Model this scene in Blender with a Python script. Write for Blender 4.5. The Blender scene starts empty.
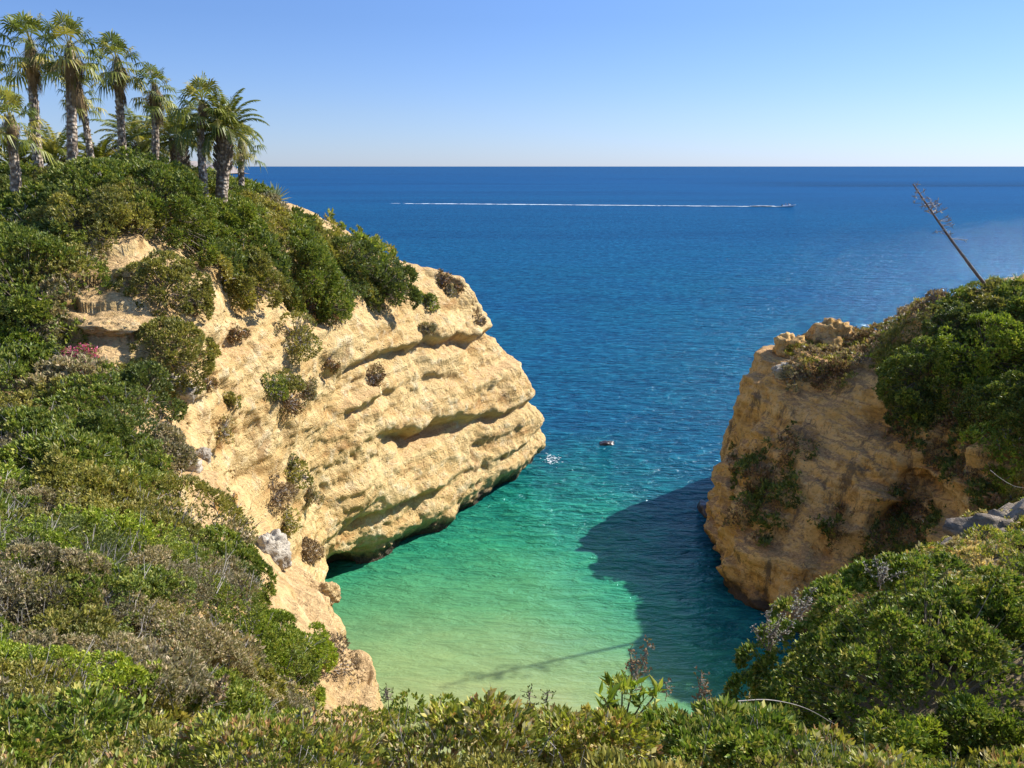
import bpy, math, numpy as np
from mathutils import Vector
from mathutils.bvhtree import BVHTree
C = bpy.context.scene.collection
R = math.radians
PI = math.pi

# ------------------------------------------------------------------ camera model
F = 804.0; TH = math.atan(218.0/F); ST, CT = math.sin(TH), math.cos(TH); CH = 25.0
def ray(px, py):
    x = (px-512)/F; y = (384-py)/F
    return np.array([x, CT+y*ST, y*CT-ST])
def P(px, py, Y):
    d = ray(px, py); t = Y/d[1]
    return (d[0]*t, Y, CH+d[2]*t)
def W(px, py, z=0.0):                     # where the ray meets height z
    d = ray(px, py); t = (z-CH)/d[2]
    return (d[0]*t, d[1]*t, z)
def proj(v):
    v = np.asarray(v, float); X = v[..., 0]; Y = v[..., 1]; Z = v[..., 2]-CH
    d = Y*CT-Z*ST; u = Y*ST+Z*CT
    d = np.where(d < .05, .05, d)
    return 512+F*X/d, 384-F*u/d, d

# ------------------------------------------------------------------ numpy noise
def _h(ix, iy, iz, s=0):
    n = (ix.astype(np.int64)*374761393 + iy.astype(np.int64)*668265263 + iz.astype(np.int64)*2147483647 + s*974634777) & 0xffffffff
    n = ((n ^ (n >> 13))*1274126177) & 0xffffffff
    n = ((n ^ (n >> 16))*2246822519) & 0xffffffff
    return ((n ^ (n >> 15)) & 0xffffff)/float(0xffffff)
def vnoise(p, s=0):
    f = np.floor(p); i = f.astype(np.int64); t = p-f; t = t*t*(3-2*t)
    x, y, z = i[:, 0], i[:, 1], i[:, 2]; r = 0
    for a in (0, 1):
        for b in (0, 1):
            for c in (0, 1):
                w = (t[:, 0] if a else 1-t[:, 0])*(t[:, 1] if b else 1-t[:, 1])*(t[:, 2] if c else 1-t[:, 2])
                r = r+w*_h(x+a, y+b, z+c, s)
    return r
def fbm(p, sc, o=4, s=0):
    r = 0; a = .5; q = p*sc
    for k in range(o):
        r = r+a*(vnoise(q, s+k)-.5); q = q*2.03+7.1; a *= .5
    return r*2
def ridged(p, sc, o=4, s=0):
    r = 0; a = .5; q = p*sc
    for k in range(o):
        r = r+a*(1-np.abs(2*vnoise(q, s+k)-1)*2); q = q*2.07+3.3; a *= .5
    return r
def domes(q, R_, s=0):
    """nearest jittered cell centre of a 2D lattice: dome height 0..1 and outward vector"""
    g = q/R_; b = np.floor(g).astype(np.int64); best = np.full(len(q), 9.); off = np.zeros((len(q), 2)); rid = np.zeros(len(q))
    z0 = np.zeros(len(q), np.int64)
    for dx in (-1, 0, 1):
        for dy in (-1, 0, 1):
            cx = b[:, 0]+dx; cy = b[:, 1]+dy
            fx = cx+.15+.7*_h(cx, cy, z0, s); fy = cy+.15+.7*_h(cx, cy, z0, s+1)
            sz = .75+.5*_h(cx, cy, z0, s+2)
            d = np.hypot(g[:, 0]-fx, g[:, 1]-fy)/sz
            m = d < best
            best = np.where(m, d, best); off[m, 0] = (g[:, 0]-fx)[m]; off[m, 1] = (g[:, 1]-fy)[m]; rid = np.where(m, _h(cx, cy, z0, s+3), rid)
    return np.sqrt(np.clip(1-(best/.95)**2, 0, 1)), off, rid
rng = np.random.default_rng(11)

# ------------------------------------------------------------------ object helpers
def tag(o, label=None, cat=None, group=None, kind=None):
    if label: o['label'] = label
    if cat: o['category'] = cat
    if group: o['group'] = group
    if kind: o['kind'] = kind
    return o
def empty(name, loc, rz=0):
    o = bpy.data.objects.new(name, None); C.objects.link(o); o.location = loc; o.rotation_euler = (0, 0, rz); o.empty_display_size = .2
    return o
def mesh_np(name, V, faces, mat, parent=None, col=None, smooth=False, loc=None, attrs=None):
    """V (n,3); faces (m,k) ndarray or list of them; col (n,3) vertex colour"""
    V = np.asarray(V, np.float32)
    fl = faces if isinstance(faces, list) else [faces]
    fl = [np.asarray(f, np.int32) for f in fl if len(f)]
    me = bpy.data.meshes.new(name); me.vertices.add(len(V)); me.vertices.foreach_set('co', V.ravel())
    li = np.concatenate([f.ravel() for f in fl]); tot = np.concatenate([np.full(len(f), f.shape[1], np.int32) for f in fl])
    st = np.concatenate([[0], np.cumsum(tot)[:-1]]).astype(np.int32)
    me.loops.add(len(li)); me.loops.foreach_set('vertex_index', li)
    me.polygons.add(len(tot)); me.polygons.foreach_set('loop_start', st); me.polygons.foreach_set('loop_total', tot)
    me.polygons.foreach_set('use_smooth', np.full(len(tot), bool(smooth)))
    if col is not None:
        a = me.color_attributes.new('col', 'FLOAT_COLOR', 'POINT')
        a.data.foreach_set('color', np.c_[col, np.ones(len(V))].astype(np.float32).ravel())
    for k, v in (attrs or {}).items():
        a = me.attributes.new(k, 'FLOAT', 'POINT'); a.data.foreach_set('value', np.asarray(v, np.float32))
    me.update(calc_edges=True); me.validate()
    me.materials.append(mat)
    o = bpy.data.objects.new(name, me); C.objects.link(o)
    if parent: o.parent = parent
    if loc is not None: o.location = loc
    return o
def grid_faces(n, m):
    i = np.arange(n-1)[:, None]*m+np.arange(m-1)[None, :]
    i = i.ravel(); return np.c_[i, i+1, i+m+1, i+m]
def norm(v): return v/np.maximum(np.linalg.norm(v, axis=-1, keepdims=True), 1e-9)

# ------------------------------------------------------------------ materials
def newmat(name):
    m = bpy.data.materials.new(name); m.use_nodes = True; nt = m.node_tree; nt.nodes.clear()
    return m, nt
def N(nt, t, **kw):
    n = nt.nodes.new(t)
    for k, v in kw.items():
        if k.startswith('i_'):
            n.inputs[k[2:].replace('_', ' ')].default_value = v
        else: setattr(n, k, v)
    return n
def L(nt, a, b): nt.links.new(a, b)
def noise(nt, vec, scale, detail=4, rough=.55, dist=0):
    n = N(nt, 'ShaderNodeTexNoise'); n.inputs['Scale'].default_value = scale; n.inputs['Detail'].default_value = detail
    n.inputs['Roughness'].default_value = rough; n.inputs['Distortion'].default_value = dist
    L(nt, vec, n.inputs['Vector']); return n.outputs['Fac']
def ramp(nt, fac, stops, interp='LINEAR'):
    r = N(nt, 'ShaderNodeValToRGB'); cr = r.color_ramp; cr.interpolation = interp
    while len(cr.elements) < len(stops): cr.elements.new(.5)
    for e, (p, c) in zip(cr.elements, stops):
        e.position = p; e.color = (c[0], c[1], c[2], 1) if not np.isscalar(c) else (c, c, c, 1)
    L(nt, fac, r.inputs['Fac']); return r.outputs['Color']
def mix(nt, fac, a, b, mode='MIX'):
    n = N(nt, 'ShaderNodeMix', data_type='RGBA', blend_type=mode)
    for s, v in ((0, fac), (6, a), (7, b)):
        if isinstance(v, bpy.types.NodeSocket): L(nt, v, n.inputs[s])
        elif np.isscalar(v): n.inputs[s].default_value = v
        else: n.inputs[s].default_value = (*v, 1)
    return n.outputs[2]
def mth(nt, op, a, b=None, clamp=False):
    n = N(nt, 'ShaderNodeMath', operation=op, use_clamp=clamp)
    for s, v in ((0, a), (1, b)):
        if v is None: continue
        if isinstance(v, bpy.types.NodeSocket): L(nt, v, n.inputs[s])
        else: n.inputs[s].default_value = v
    return n.outputs[0]

def leafmat(name, trans=.25, rough=.5, spec=.35):
    m, nt = newmat(name)
    a = N(nt, 'ShaderNodeVertexColor', layer_name='col')
    oi = N(nt, 'ShaderNodeObjectInfo')
    c = mix(nt, 1.0, a.outputs['Color'], ramp(nt, oi.outputs['Random'], [(0, (.92, .92, .92)), (1, (1.1, 1.08, 1.0))]), 'MULTIPLY')
    p = N(nt, 'ShaderNodeBsdfPrincipled'); p.inputs['Roughness'].default_value = rough; p.inputs['Specular IOR Level'].default_value = spec
    L(nt, c, p.inputs['Base Color'])
    t = N(nt, 'ShaderNodeBsdfTranslucent'); L(nt, mix(nt, .5, c, mix(nt, 1.0, c, (1.6, 1.7, .7), 'MULTIPLY')), t.inputs['Color'])
    s = N(nt, 'ShaderNodeMixShader'); s.inputs[0].default_value = trans
    L(nt, p.outputs[0], s.inputs[1]); L(nt, t.outputs[0], s.inputs[2])
    o = N(nt, 'ShaderNodeOutputMaterial'); L(nt, s.outputs[0], o.inputs[0])
    return m
LEAF = leafmat('leaf'); DRY = leafmat('dry_leaf', .12, .8, .1)
def simple(name, c1, c2, scale=6, rough=.8, bump=.3, stretch=(1, 1, 1), spec=.3):
    m, nt = newmat(name)
    tc = N(nt, 'ShaderNodeTexCoord'); mp = N(nt, 'ShaderNodeMapping'); mp.inputs['Scale'].default_value = stretch
    L(nt, tc.outputs['Object'], mp.inputs[0])
    n = noise(nt, mp.outputs[0], scale, 6, .6)
    p = N(nt, 'ShaderNodeBsdfPrincipled'); p.inputs['Roughness'].default_value = rough; p.inputs['Specular IOR Level'].default_value = spec
    L(nt, ramp(nt, n, [(.3, c1), (.7, c2)]), p.inputs['Base Color'])
    b = N(nt, 'ShaderNodeBump'); b.inputs['Strength'].default_value = bump; b.inputs['Distance'].default_value = .05
    L(nt, n, b.inputs['Height']); L(nt, b.outputs[0], p.inputs['Normal'])
    o = N(nt, 'ShaderNodeOutputMaterial'); L(nt, p.outputs[0], o.inputs[0]); return m
TWIG = simple('twig', (.12, .09, .065), (.26, .21, .16), 9)
GREYTWIG = simple('grey_twig', (.22, .19, .17), (.42, .38, .34), 9)

def rockmat(name, cols, band=True, streak=0,  soil=(.42, .28, .15), soilamt=1.0, disp=1.0, white=.5):
    """cols: deep ochre, body, pale, crust"""
    m, nt = newmat(name)
    g = N(nt, 'ShaderNodeNewGeometry'); pos = g.outputs['Position']
    sep = N(nt, 'ShaderNodeSeparateXYZ'); L(nt, pos, sep.inputs[0]); z = sep.outputs[2]
    mp = N(nt, 'ShaderNodeMapping'); mp.inputs['Scale'].default_value = (.22, .22, 1.5); mp.inputs['Rotation'].default_value = (R(4), R(-5), 0)
    L(nt, pos, mp.inputs[0])
    st = noise(nt, mp.outputs[0], 1.0, 6, .62, .15)
    big = noise(nt, pos, .22, 5, .6)
    med = noise(nt, pos, 1.1, 7, .65, .1)
    fine = noise(nt, pos, 7.0, 6, .7)
    grit = noise(nt, pos, 26.0, 3, .7)
    v = N(nt, 'ShaderNodeTexVoronoi', feature='F1'); v.inputs['Scale'].default_value = 2.6
    wv = N(nt, 'ShaderNodeVectorMath', operation='ADD'); sc = N(nt, 'ShaderNodeVectorMath', operation='SCALE'); sc.inputs['Scale'].default_value = .9
    nn = N(nt, 'ShaderNodeTexNoise'); nn.inputs['Scale'].default_value = 1.7; L(nt, pos, nn.inputs['Vector']); L(nt, nn.outputs['Color'], sc.inputs[0])
    L(nt, pos, wv.inputs[0]); L(nt, sc.outputs[0], wv.inputs[1]); L(nt, wv.outputs[0], v.inputs['Vector'])
    c = ramp(nt, st, [(.30, cols[0]), (.45, cols[1]), (.62, cols[2]), (.75, cols[1])])
    c = mix(nt, ramp(nt, big, [(.42, 0), (.62, .6)]), c, cols[2])
    c = mix(nt, ramp(nt, med, [(.52, 0), (.66, .75)]), c, cols[3])
    c = mix(nt, ramp(nt, med, [(.30, .7), (.43, 0)]), c, cols[0])
    # weathered pits and lichen: dark grey-brown spots of their own shape
    pit = mth(nt, 'MULTIPLY', ramp(nt, v.outputs['Distance'], [(.10, 1), (.24, 0)]), ramp(nt, big, [(.45, 0), (.6, .7)]))
    c = mix(nt, pit, c, (cols[0][0]*.5, cols[0][1]*.5, cols[0][2]*.55))
    c = mix(nt, ramp(nt, fine, [(.30, .45), (.47, 0)]), c, (cols[0][0]*.6, cols[0][1]*.6, cols[0][2]*.6))
    c = mix(nt, ramp(nt, grit, [(.58, 0), (.75, .35)]), c, (.72, .66, .54))
    # soil and gravel where the ground is near flat
    sn = N(nt, 'ShaderNodeSeparateXYZ'); L(nt, g.outputs['True Normal'], sn.inputs[0])
    flat = mth(nt, 'ADD', sn.outputs[2], mth(nt, 'MULTIPLY', mth(nt, 'SUBTRACT', med, .5), .5))
    sm = mth(nt, 'MULTIPLY', ramp(nt, flat, [(.70, 0), (.86, 1)]), soilamt)
    patch = noise(nt, pos, .55, 6, .7, .5)
    c = mix(nt, ramp(nt, patch, [(.56, 0), (.64, .6)]), c, (cols[0][0]*.75, cols[0][1]*.72, cols[0][2]*.75))
    c = mix(nt, ramp(nt, patch, [(.30, .55), (.40, 0)]), c, (cols[0][0]*.62, cols[0][1]*.66, cols[0][2]*.8))
    soilc = ramp(nt, fine, [(.3, (soil[0]*.6, soil[1]*.6, soil[2]*.6)), (.5, soil), (.66, (min(1, soil[0]*1.35), soil[1]*1.4, soil[2]*1.5))])
    c = mix(nt, sm, c, soilc)
    if streak:
        ms_ = N(nt, 'ShaderNodeMapping'); ms_.inputs['Scale'].default_value = (.55, .55, .17); L(nt, pos, ms_.inputs[0])
        sk_ = noise(nt, ms_.outputs[0], 1.3, 9, .78, .15)
        crk = noise(nt, pos, 2.3, 9, .8, .2)
        c = mix(nt, ramp(nt, crk, [(.38, .55), (.45, 0)]), c, (cols[0][0]*.45, cols[0][1]*.45, cols[0][2]*.6))
        c = mix(nt, ramp(nt, crk, [(.56, 0), (.66, .5)]), c, cols[3])
        c = mix(nt, ramp(nt, sk_, [(.535, 0), (.60, streak)]), c, mix(nt, fine, (.07, .055, .04), (.20, .15, .10)))
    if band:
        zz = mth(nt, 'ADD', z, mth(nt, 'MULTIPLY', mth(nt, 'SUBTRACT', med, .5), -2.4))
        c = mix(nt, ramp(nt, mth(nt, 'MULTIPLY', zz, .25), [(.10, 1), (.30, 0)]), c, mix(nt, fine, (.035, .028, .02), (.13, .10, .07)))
    p = N(nt, 'ShaderNodeBsdfPrincipled'); p.inputs['Roughness'].default_value = .93; p.inputs['Specular IOR Level'].default_value = .15
    L(nt, c, p.inputs['Base Color'])
    h = mth(nt, 'ADD', mth(nt, 'MULTIPLY', med, .9), mth(nt, 'MULTIPLY', fine, .35))
    h = mth(nt, 'ADD', h, mth(nt, 'MULTIPLY', st, .9))
    h = mth(nt, 'ADD', h, mth(nt, 'MULTIPLY', grit, .10))
    h = mth(nt, 'ADD', h, mth(nt, 'MULTIPLY', ramp(nt, v.outputs['Distance'], [(0, 0), (.3, 1)]), .25))
    b = N(nt, 'ShaderNodeBump'); b.inputs['Strength'].default_value = .9; b.inputs['Distance'].default_value = .45*disp
    L(nt, h, b.inputs['Height']); L(nt, b.outputs[0], p.inputs['Normal'])
    o = N(nt, 'ShaderNodeOutputMaterial'); L(nt, p.outputs[0], o.inputs[0])
    return m
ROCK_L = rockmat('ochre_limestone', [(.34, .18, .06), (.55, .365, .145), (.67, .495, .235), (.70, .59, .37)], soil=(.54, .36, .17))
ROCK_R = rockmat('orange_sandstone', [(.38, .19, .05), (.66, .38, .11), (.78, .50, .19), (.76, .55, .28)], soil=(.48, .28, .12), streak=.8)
ROCK_W = rockmat('pale_limestone', [(.24, .20, .15), (.40, .35, .27), (.48, .43, .35), (.54, .50, .43)], band=False, soil=(.42, .36, .27), disp=.5)
ROCK_G = rockmat('grey_rubble', [(.16, .13, .10), (.27, .22, .17), (.36, .31, .25), (.52, .47, .40)], band=False, soil=(.2, .16, .12), disp=.6)
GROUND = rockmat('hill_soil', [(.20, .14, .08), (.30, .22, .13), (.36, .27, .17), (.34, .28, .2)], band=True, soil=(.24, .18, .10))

# ------------------------------------------------------------------ terrain lattices
def cr_matrix(n, k):
    """Catmull-Rom resampling matrix: n controls -> (n-1)*k+1 samples"""
    m = (n-1)*k+1; M = np.zeros((m, n))
    for j in range(m):
        i = min(j//k, n-2); t = (j-i*k)/k
        w = (-.5*t+t*t-.5*t**3, 1-2.5*t*t+1.5*t**3, .5*t+2*t*t-1.5*t**3, -.5*t*t+.5*t**3)
        for q, ww in zip((i-1, i, i+1, i+2), w):
            if q < 0: M[j, 0] += 2*ww; M[j, 1] -= ww
            elif q >= n: M[j, n-1] += 2*ww; M[j, n-2] -= ww
            else: M[j, q] += ww
    return M
def lattice(S, ku, kv):
    S = np.array(S, float); A = cr_matrix(S.shape[0], ku); B = cr_matrix(S.shape[1], kv)
    return np.einsum('ai,bj,ijc->abc', A, B, S)
def gnormals(G):
    du = np.gradient(G, axis=0); dv = np.gradient(G, axis=1)
    return norm(np.cross(dv, du))
def rough_rock(G, flip=1, amp=1.0, seed=0, topamp=.25, undercut=0.9, ledges=(), bw=.8, mw=.42, gully=0):
    n = gnormals(G)*flip; V = G.reshape(-1, 3); n = n.reshape(-1, 3)
    steep = np.clip((.88-n[:, 2])/.35, 0, 1); steep = steep*steep*(3-2*steep)
    z = V[:, 2]
    # beds dip gently seaward
    zb = z+.06*V[:, 0]-.03*V[:, 1]+.9*fbm(V*np.array([1, 1, .3]), .11, 3, seed+40)
    one = np.c_[zb, zb*0, zb*0]
    h1 = vnoise(one*.42+3.3, seed+1)-.5; h2 = vnoise(one*1.15, seed+2)-.5; h3 = vnoise(one*3.1, seed+3)-.5
    h1 = np.tanh(h1*8)*.5; h2 = np.tanh(h2*8)*.5
    gate = np.clip(.5+2.2*fbm(V, .16, 3, seed+9), .1, 1.3)
    beds = .9*h1*gate+.5*h2*np.clip(.2+2.4*fbm(V, .17, 3, seed+19), 0, 1.2)+.13*np.tanh(h3*6)*.5*np.clip(gate, .4, 1)
    q = V*np.array([1, 1, 1.0]); butt = V*np.array([1, 1, .28])
    d = steep*amp*(beds+bw*fbm(butt, .28, 3, seed+5)+mw*fbm(q*np.array([.7, .7, 1.5]), .75, 6, seed+6)*np.clip(.75+2.2*fbm(V, .12, 2, seed+71), .25, 1.5)-.22*np.clip(ridged(q*np.array([1, 1, 1.8]), .55, 4, seed+7), 0, 1)+.13*fbm(q, 3.6, 4, seed+8))
    for (z0, dip, y0, am) in ledges:
        s_ = z+dip*(V[:, 1]-y0)-z0+1.0*fbm(V, .18, 3, seed+33)+.35*fbm(V, .8, 2, seed+34)
        gate2 = np.clip((V[:, 1]-43)/5, 0, 1)*np.clip(1.0+1.8*fbm(V, .13, 2, seed+35+int(z0)), .0, 1.3)
        k_ = 1/(1+np.exp(-s_/.10)); d += steep*am*gate2*(k_*.55*np.exp(-np.clip(s_, 0, 9)/1.6)-(1-k_)*.9*np.exp(np.clip(s_, -9, 0)/1.0))
    if gully: d += steep*gully*(.62+np.tanh(6*fbm(V*np.array([1, 1, .16])+.6*fbm(V, .3, 2, seed+80)[:, None], .2, 4, seed+81))-.6*np.clip(ridged(V*np.array([1, 1, .22]), .35, 3, seed+82), 0, 1))
    pits = np.clip(fbm(q, 1.5, 3, seed+60)-.25, 0, 1)*np.clip(fbm(V, .12, 2, seed+61)*3, 0, 1)
    d -= steep*amp*1.6*pits
    d += (1-steep)*topamp*(1.6*fbm(q, .5, 4, seed+11)+.5*fbm(q, 2.5, 4, seed+12))
    und = np.exp(-((z-.1)/1.25)**2)*undercut*steep
    d -= und*(1+.8*fbm(V, .4, 2, seed+13))
    d += steep*.35*np.exp(-((z-.9)/.5)**2)*(ridged(V, 1.6, 3, seed+14))
    out = V+n*d[:, None]
    # thin limestone slabs on the gentle ground
    st = np.floor(zb*1.4)-zb*1.4+.5
    out[:, 2] += (1-steep)*.16*np.tanh(st*6)*np.clip(fbm(V, .25, 2, seed+15)*2+.3, 0, 1)
    return out.reshape(G.shape)

def wl(px, py, dy=0): x, y, z = W(px, py, 0.0); return (x, y+dy, 0.0)
def uw(p, dx=0, dy=0): return (p[0]+dx, p[1]+dy, -4.0)
LS = [
 [(-30,0,21.5),(-14,0,21),(-9,1,19),(-6,3,17),(-4.5,5,15.5),(-3.6,6,14),(-3,7,12),(-3,8,8),(-3,9,4),(-2.6,10,0),(-2,11,-4)],
 [(-30,10,21),P(0,640,9.6),P(120,660,10.9),P(220,680,12.2),P(300,695,13.4),P(350,705,14),P(378,722,15),(-3.3,15.6,8),(-3.2,16,3.5),(-3,16.5,0),(-2.8,17,-4)],
 [(-30,17,20.5),P(0,560,14),P(110,585,14.4),P(210,605,15.2),P(275,622,16.5),P(325,640,17.5),P(352,655,18.3),(-4.5,19.4,8),(-4.8,20,3.5),(-4.6,20.5,0),(-4.4,21,-4)],
 [(-35,24,20.5),P(0,480,19),P(90,495,19.3),P(170,510,19.8),P(228,530,20.8),P(280,560,21.8),P(330,598,22.8),(-6.4,24.5,8),(-7.4,26,3.5),(-7.4,26.5,0),(-7.2,27,-4)],
 [(-40,32,21.5),P(0,370,26),P(95,390,24.8),P(150,405,25.2),P(185,440,26.2),P(222,485,28.2),P(262,528,31),P(296,558,35.5),P(318,574,40),wl(328,583),uw(wl(334,583))],
 [(-45,42,23.5),P(0,260,31),P(105,300,28.5),P(165,325,28.4),P(210,355,29.2),P(238,402,31.8),P(272,445,36),P(308,495,41),P(343,540,44.5),wl(362,570),uw(wl(366,570),.5)],
 [(-50,52,24),P(0,196,37),P(130,190,36),P(188,258,35.5),P(238,302,36.2),P(288,342,38.6),P(326,400,42.5),P(352,452,45),P(388,515,47.8),wl(410,556),uw(wl(416,556),.5)],
 [(-50,58,23),P(60,193,40),P(160,185,41),P(238,222,43),P(296,275,44.5),P(342,318,46.6),P(380,375,49.3),P(408,428,51),P(442,490,52.2),wl(460,531),uw(wl(468,531),.6)],
 [(-50,62,21),P(110,192,49),P(210,196,50),P(282,212,51),P(345,258,52.6),P(396,302,54),P(438,352,55.6),P(462,408,57),P(488,460,57.6),wl(507,498),uw(wl(514,498),.8)],
 [(-50,66,18),P(170,196,56),P(250,200,57),P(305,211,58),P(362,246,59),P(426,279,59.6),P(470,318,60.8),P(505,385,62),P(532,440,63),wl(532,478),uw(wl(538,478),.8)],
 [(-50,72,14),P(200,198,62),P(290,206,62),P(338,228,62.3),P(404,270,62.8),P(464,280,63),P(492,322,64.6),P(514,370,66),P(546,434,67.6),(2.9,67.6,0),(3.4,68,-4)],
 [(-50,76,8),(-26,70,19),(-17,68,19),(-12,68,17.6),(-8,68,15.3),(-5.8,68.5,14),(-3.8,69,11.5),(-1.4,70,8),(.6,71,3.5),(1.2,71.6,0),(1.4,72,-4)],
 [(-50,82,-4),(-30,76,8),(-20,73,11),(-14,72,11),(-10,72,10),(-8,72.5,8),(-6,73,6),(-4,73.6,3),(-2,74,1),(-1,74.6,-1),(-1,75,-4)],
 [(-50,90,-6),(-30,86,-5),(-20,82,-5),(-14,80,-5),(-10,79,-5),(-8,79,-5),(-6,79,-5),(-4,79,-5),(-2,78,-5),(-1,78,-5),(-1,78,-5)],
]
G = lattice(LS, 44, 34)
def orient(G, want):               # +1 when gnormals point outward (up on the tops)
    n = gnormals(G); return 1 if n[..., 2].mean()*want > 0 else -1
GL = rough_rock(G, orient(G, 1), 1.0, 0, .22, undercut=1.7, ledges=[(8.2, .16, 51, 1.2), (13.2, .05, 51, 1.0), (3.6, .02, 50, .6), (10.8, .12, 51, .4)])
def add_terrain(name, G, mat):
    n, m, _ = G.shape; f = grid_faces(n, m)
    nz = gnormals(G)[..., 2].mean()
    if nz > 0: f = f[:, ::-1]       # keep faces outward
    o = mesh_np(name, G.reshape(-1, 3), f, mat, smooth=True)
    tag(o, kind='structure'); return o, f
headL, fL = add_terrain('headland', GL, ROCK_L)

RS = [
 [(30,14,-4),(31,16,0),(32,18,4),(33,20,8),(34,22,12),(36,24,16),(40,30,20),(46,38,24),(52,46,26)],
 [(23.5,26,-4),(24,27,0),(25,28.5,4.5),(26.2,30,8.5),(27.4,32,12),(28.8,34,15),(33,38,19),(40,43,23),(47,47,27)],
 [(18.5,33.5,-4),(19,34,0),P(925,640,36),P(952,565,37),P(985,490,38.2),P(1016,425,39.5),P(1075,352,42.5),(37.5,45,22),(43,47.5,26)],  # unseen land off to the right, raised to throw a longer cove shadow
 [(15.2,38,-4),(15.7,38.7,0),P(825,600,40.3),P(878,535,42),P(912,462,43.2),P(940,402,44.2),P(985,340,46.2),P(1030,292,48),(38,51,21)],
 [(13.9,40.5,-4),wl(752,612),P(772,566,42.8),P(812,500,45),P(848,438,47.2),P(880,385,48.8),P(912,334,50.8),P(945,297,52),(30,54,16)],
 [(13.2,48,-4),wl(722,562),P(727,512,49.6),P(756,447,51.6),P(785,395,53.2),P(812,362,54.4),P(850,352,55.6),P(885,328,56.4),(28,57.4,13.8)],
 [(13.7,54,-4),wl(708,524),P(714,488,54.6),P(736,430,56.2),P(757,388,57.2),P(778,354,57.8),P(812,346,58.4),P(842,338,58.6),(26,59,12.8)],
 [(17,62,-4),(17,61,0),(18,61,3),(19.5,61.3,6.2),(21,61.5,9),(22,61.5,10.8),(24,61,11.6),(25.5,60.4,12.2),(26.6,59.8,12.6)],
 [(24,68,-4),(24,66,0),(24.5,65.5,3),(25.5,65,6.2),(26.5,64,8.8),(28,63,10.4),(29,61,11.6),(29.5,59,13),(30,57.2,14)],
 [(34,68,-4),(34,66,0),(34,65,4),(34,63,7.5),(34,61,10),(34,59,12.2),(34.5,57,14),(34.8,54,16),(35,51.5,17.2)],
 [(60,68,-4),(60,66,0),(60,64,4),(60,62,8),(60,60,11),(60,58,14),(60,55,16),(60,50,17.5),(60,47,17.6)],
]
G = lattice(RS, 44, 40)
# hollow in the face above the inlet
c0 = np.array(P(918, 522, 41.5)); dd_ = (G-c0)/np.array([1.7, 2.6, 2.3]); G = G+np.array([.5, .8, .1])*(2.4*np.exp(-np.minimum((dd_**2).sum(-1)**2, 50)))[..., None]
GR = rough_rock(G, orient(G, 1), .8, 200, .3, .8, bw=1.2, mw=1.25, gully=1.0)
headR, fR = add_terrain('headland', GR, ROCK_R)

fx = [-26,-16,-6,-2,1,3,6,10,16,26,45]; fy = [-12,-6,1,3.5,7,10,14,17,20,24,29]
fz = [[24.2]*11,[23.8]*11,[23.5,23.3,23.05,23.0,22.95,22.7,22.6,22.7,23.2,23.4,24],
 [23,22.3,21.6,21.72,21.66,20.9,20.9,21.8,23,23.2,24],
 [22,21.2,19.85,18.2,16.6,17.8,19.0,20.1,21.5,22.3,23],
 [21.3,20.8,18.9,15.2,13,14.8,18.0,19.4,20.5,21.5,22.5],
 [20.6,20.0,15.0,9,7,9.5,15.6,18.1,19.5,20.5,22],
 [20.2,19.5,10,3,1.5,3,8,16.2,18.4,19.6,21],
 [20,18.5,4,-1.5,-2,-1.5,1,8,16.2,18.2,20],
 [20,16,-2,-4,-4,-4,-3,-1.5,6.5,16,19],
 [19.5,15,-5,-5,-5,-5,-5,-5,-4,6,16]]
S = [[(x, y, fz[j][i]) for i, x in enumerate(fx)] for j, y in enumerate(fy)]
G = lattice(S, 22, 22)
GF = rough_rock(G, orient(G, 1), .5, 400, .12, 0.2)
foreg, fF = add_terrain('hillside', GF, GROUND)

def bvh(G, f): return BVHTree.FromPolygons([tuple(v) for v in G.reshape(-1, 3)], [tuple(x) for x in f])
BV = []
for g_, k in ((GL, 2), (GR, 2), (GF, 1)):
    s = g_[::k, ::k]; BV.append(bvh(s, grid_faces(*s.shape[:2]).tolist()))
CAM = Vector((0, 0, CH))
def hit(px, py, which=None):
    d = Vector(ray(px, py)).normalized(); best = None
    for i, b in enumerate(BV):
        if which is not None and i not in which: continue
        h = b.ray_cast(CAM, d)
        if h[0] is not None and (best is None or h[3] < best[3]): best = h
    if best is None: return None
    n = best[1]
    if n.dot(d) > 0: n = -n
    return best[0], n, best[3]

# ------------------------------------------------------------------ sea
def sgrid(n, a, far):
    t = np.linspace(-1, 1, n); k = math.asinh(far/a); return np.sinh(t*k)*a
gx = sgrid(420, 30, 45000)+3; gy = sgrid(420, 30, 45000)+48
X, Y = np.meshgrid(gx, gy, indexing='ij')
V = np.stack([X.ravel(), Y.ravel(), np.zeros(X.size)], 1)
def depth_shade_field(V):
    x, y = V[:, 0], V[:, 1]
    yy = y+.66*np.maximum(x-1, 0)+1.3*np.maximum(x-6.5, 0)*np.clip((75-y)/25, 0, 1)-.15*np.minimum(x+4, 0)  # right side set deeper so the water colour darkens the cove shadow
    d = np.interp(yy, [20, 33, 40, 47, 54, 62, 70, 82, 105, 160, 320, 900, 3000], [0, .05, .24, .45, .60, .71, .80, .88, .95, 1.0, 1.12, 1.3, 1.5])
    d = d+.05*fbm(V, .05, 4, 77)*np.clip(d*3, .2, 1.6)*np.clip(1.6-y/200, .0, 1)*1.6+.03*fbm(V, .35, 3, 78)*(yy < 75)
    # sea depth together with the shadow tone painted in on the right
    return np.clip(d, 0, 1.6)
dep = depth_shade_field(V)
m, nt = newmat('sea_water')
g = N(nt, 'ShaderNodeNewGeometry'); pos = g.outputs['Position']
at = N(nt, 'ShaderNodeAttribute', attribute_name='depth')
dd = mth(nt, 'MULTIPLY', at.outputs['Fac'], .625)
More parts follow.
